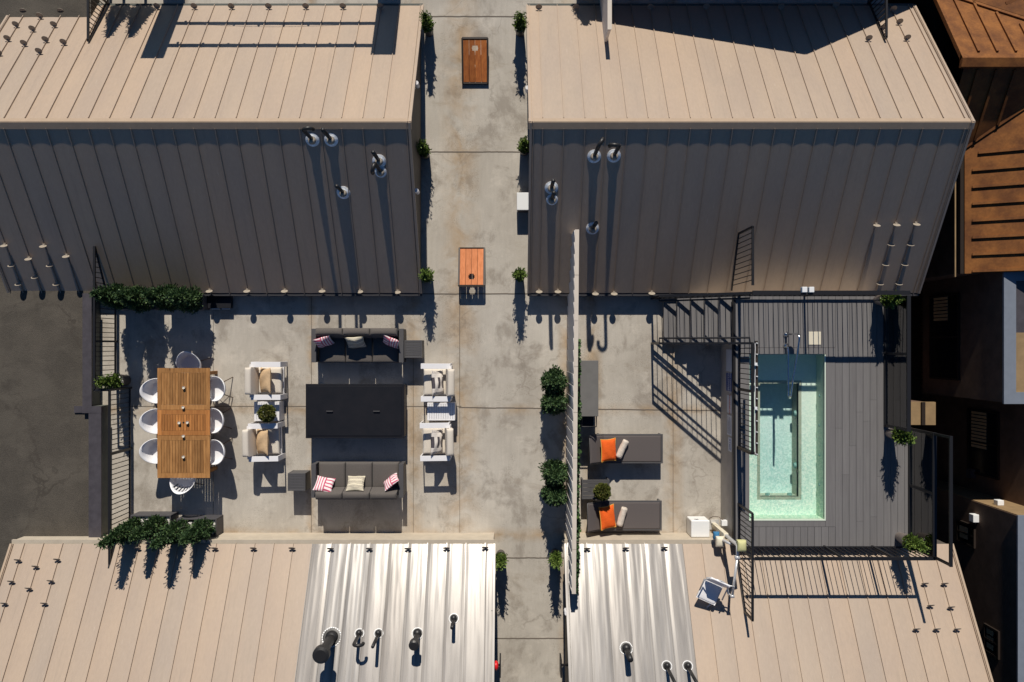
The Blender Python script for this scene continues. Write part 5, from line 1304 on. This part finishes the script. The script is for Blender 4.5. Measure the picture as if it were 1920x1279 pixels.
towel(1174, 826, 1159, 858, 'rolled cream towel lying slantwise on the upper lounger')
towel(1171, 952, 1161, 986, 'rolled cream towel on the lower lounger')
slat_table('side_table', ((X(1091, .42) + X(1143, .42)) / 2, (Y(900, .42) + Y(936, .42)) / 2, 0), .66, .46, .42, 'charcoal', 'charcoal slatted side table between the two loungers, under a topiary', n=5, solid_sides=False)
topiary(1129, 922, .425, .68, .20, 'round clipped topiary on the charcoal table between the loungers')
# covered cabinet / grill cart
z = .95; x0, x1_, y0, y1 = X(1088, z), X(1122, z), Y(781, z), Y(676, z)
t = thing('grill_cart', ((x0 + x1_) / 2, (y0 + y1) / 2, 0), 'black grill cart with flat grey top against the screen wall', 'grill cart')
MB().box(x0, x1_, y0, y1, .91, .95).build('top', 'cover_grey', t, bevel=.008)
MB().box(x0 + .04, x1_ - .05, y0 + .05, y1 - .05, .12, .908).build('cabinet', 'fire_lid', t)
m = MB().tube([(x1_ - .03, y0 + .02, .8), (x1_ - .03, y0 - .25, .8), (x0 + .05, y0 - .25, .8), (x0 + .05, y0 + .02, .8)], .015, 6); m.build('side_handle', 'black_steel', t)
MB().box(x0 + .04, x1_ - .06, y0 - .30, y0 - .02, .44, .47).build('side_shelf', 'fire_lid', t)
for a in (x0 + .06, x1_ - .09):
    for b in (y0 + .07, y1 - .12): MB().cyl((a, b, .055), (a + .03, b, .055), .053, n=14).build('wheel', 'black_steel', t)
# storage box in the shade of the eave
z = .2; x0, x1_ = X(390, z), X(432, z)
t = thing('storage_box', ((x0 + x1_) / 2, 1.0, 0), 'low black storage box tucked under the dark eave beside the junipers', 'box')
MB().box(x0, x1_, .91, 1.21, .02, .17).build('body', 'black_steel', t, bevel=.01); MB().box(x0 - .012, x1_ + .012, .90, 1.22, .172, .20).build('lid', 'fire_lid', t, bevel=.008)
for a in (x0 + .05, x1_ - .24): MB().box(a, a + .19, .875, .90, .08, .11).build('handle', 'white_metal', t)
# white boxes
z = .40; t = thing('wall_unit', (X(981, z), Y(378, z), 0), 'white box standing against the right side of the upper alley', 'utility box')
MB().box(.18, .48, Y(394, z), Y(361, z), .002, .40).build('casing', 'white_paint', t, bevel=.012); MB().box(.20, .46, Y(394, z) - .006, Y(394, z) - .001, .06, .34).build('grille', 'coping', t)
z = .52; x0, x1_, y0, y1 = X(1296, z), X(1331, z), Y(1008, z), Y(976, z)
t = thing('cooler_box', ((x0 + x1_) / 2, (y0 + y1) / 2, 0), 'white box with a small round emblem standing on the low curb', 'cooler')
m = MB().box(x0, x1_, y0, y1, .03, .52); m.build('body', 'white_paint', t, bevel=.025, seg=3)
MB().box(x0 + .03, x1_ - .03, y0 + .02, y1 - .02, .002, .03).build('foot', 'charcoal', t)
lg = MB(); cx_, cy_ = X(1308, .53), Y(977.5, .35)
for i in range(24):
    a = i / 24 * 6.283
    if 3 < i < 7: continue
    lg.beam((cx_ + .045 * math.cos(a), y1 + .0025, .42 + .028 * math.sin(a)), (cx_ + .045 * math.cos(a + .26), y1 + .0025, .42 + .028 * math.sin(a + .26)), .007, .002, (0, 1, 0))
lg.box(cx_ - .012, cx_ + .022, y1 + .001, y1 + .003, .412, .432).box(cx_ - .05, cx_ + .05, y1 + .001, y1 + .003, .368, .376); lg.build('emblem', 'sign_ink', t)
# outlet box and wire on the deck wall
t = thing('junction_box', P(1352, 980, .6), 'small white outlet box with loose wires on the deck wall by the cooler', 'outlet')
q = P(1354, 980, .62); MB().box(XW - .16, XW - .025, q.y - .08, q.y + .05, .5, .64).build('box', 'white_paint', t, bevel=.01)
MB().tube([(XW - .1, q.y + .04, .6), (XW - .2, q.y + .11, .5), (XW - .26, q.y + .05, .2), (XW - .3, q.y - .03, .02)], .008, 6).build('wire', 'leg_brown', t)

# ------------------------------------------------------------ pool lift
t = thing('pool_lift', P(1335, 985, 0), 'white seat pool lift on a chrome arm swung out over the lower roof', 'pool lift')
b = Vector((X(1333, 0), Y(983, 0), 0)); b.x = 4.98; b.y = -4.36
top_ = Vector((4.98, -4.36, 2.05))
MB().box(b.x - .12, b.x + .12, b.y - .12, b.y + .12, .002, .03).build('base_plate', 'lift_metal', t)
MB().box(b.x - .06, b.x + .05, b.y - .05, b.y + .05, .03, 1.15).build('mast_cover', 'lid_cream', t, bevel=.01)
MB().cyl(b + Vector((0, 0, 1.1)), top_, .04, n=16).build('mast', 'lift_metal', t, smooth=False)
MB().tube([b + Vector((-.12, -.08, .5)), b + Vector((-.12, -.10, 1.0)), b + Vector((-.03, -.08, 1.6))], .03, 10).build('actuator', 'lift_metal', t, smooth=True)
cushion(MB(), b.x - .02, b.x + .17, b.y - .12, b.y + .12, 1.96, 2.16, r=.05).build('battery_cover', 'yellow_cloth', t, smooth=True)
m = MB(); cushion(m, b.x - .24, b.x - .06, b.y - .26, b.y - .02, 1.05, 1.2, r=.05); m.build('cloth_bag', 'lid_cream', t, smooth=True)
m = MB(); cushion(m, b.x - .27, b.x - .13, b.y - .12, b.y + .06, .95, 1.08, r=.05); m.build('blue_cloth', 'blue_cloth', t, smooth=True)
e = P(1373, 1118, 2.0); a0 = Vector((top_.x - .03, top_.y - .1, 2.02)); a0.x = X(1382, 2.0); a0.y = Y(1045, 2.0)
MB().tube([top_, a0], .035, 10).build('arm', 'lift_metal', t, smooth=True)
MB().tube([a0, e], .028, 12).cyl(e + Vector((-.04, 0, 0)), e + Vector((.04, 0, 0)), .04, n=12).cyl(a0 + Vector((-.05, 0, 0)), a0 + Vector((.05, 0, 0)), .05, n=12).build('arm', 'lift_metal', t, smooth=True)
sc_ = P(1331, 1108, 1.75); Rz = Matrix.Translation(sc_) @ Matrix.Rotation(math.radians(-24), 4, 'Z')
cushion(MB(), -.225, .225, -.25, .20, -.03, .03, Rz, r=.05, dome=-.012).build('seat', 'white_metal', t, smooth=True)
M_ = Rz @ Matrix.Translation((0, .24, .10)) @ Matrix.Rotation(math.radians(-18), 4, 'X'); cushion(MB(), -.23, .23, -.025, .025, -.02, .33, M_, r=.022).build('backrest', 'white_metal', t, smooth=True)
w_ = lambda x, y, z: Rz @ Vector((x, y, z))
MB().tube([w_(-.27, -.05, .16), w_(-.27, .2, .18), w_(-.22, .33, .36), w_(0, .37, .42), w_(.22, .33, .36), w_(.27, .2, .18), w_(.27, -.05, .16)], .016, 8).build('arm_frame', 'lift_metal', t, smooth=True)
MB().tube([w_(.16, -.24, -.05), w_(.16, -.50, -.28), w_(.13, -.64, -.34), w_(.06, -.68, -.36), w_(-.14, -.66, -.36), w_(-.26, -.60, -.34)], .016, 8).build('footrest', 'lift_metal', t, smooth=True)
MB().tube([e, e + Vector((-.08, .05, -.05)), w_(.24, .28, .2)], .022, 8).tube([w_(.2, .3, .25), w_(.34, .36, .3), e + Vector((0, .1, 0))], .016, 8).build('seat_hanger', 'lift_metal', t, smooth=True)
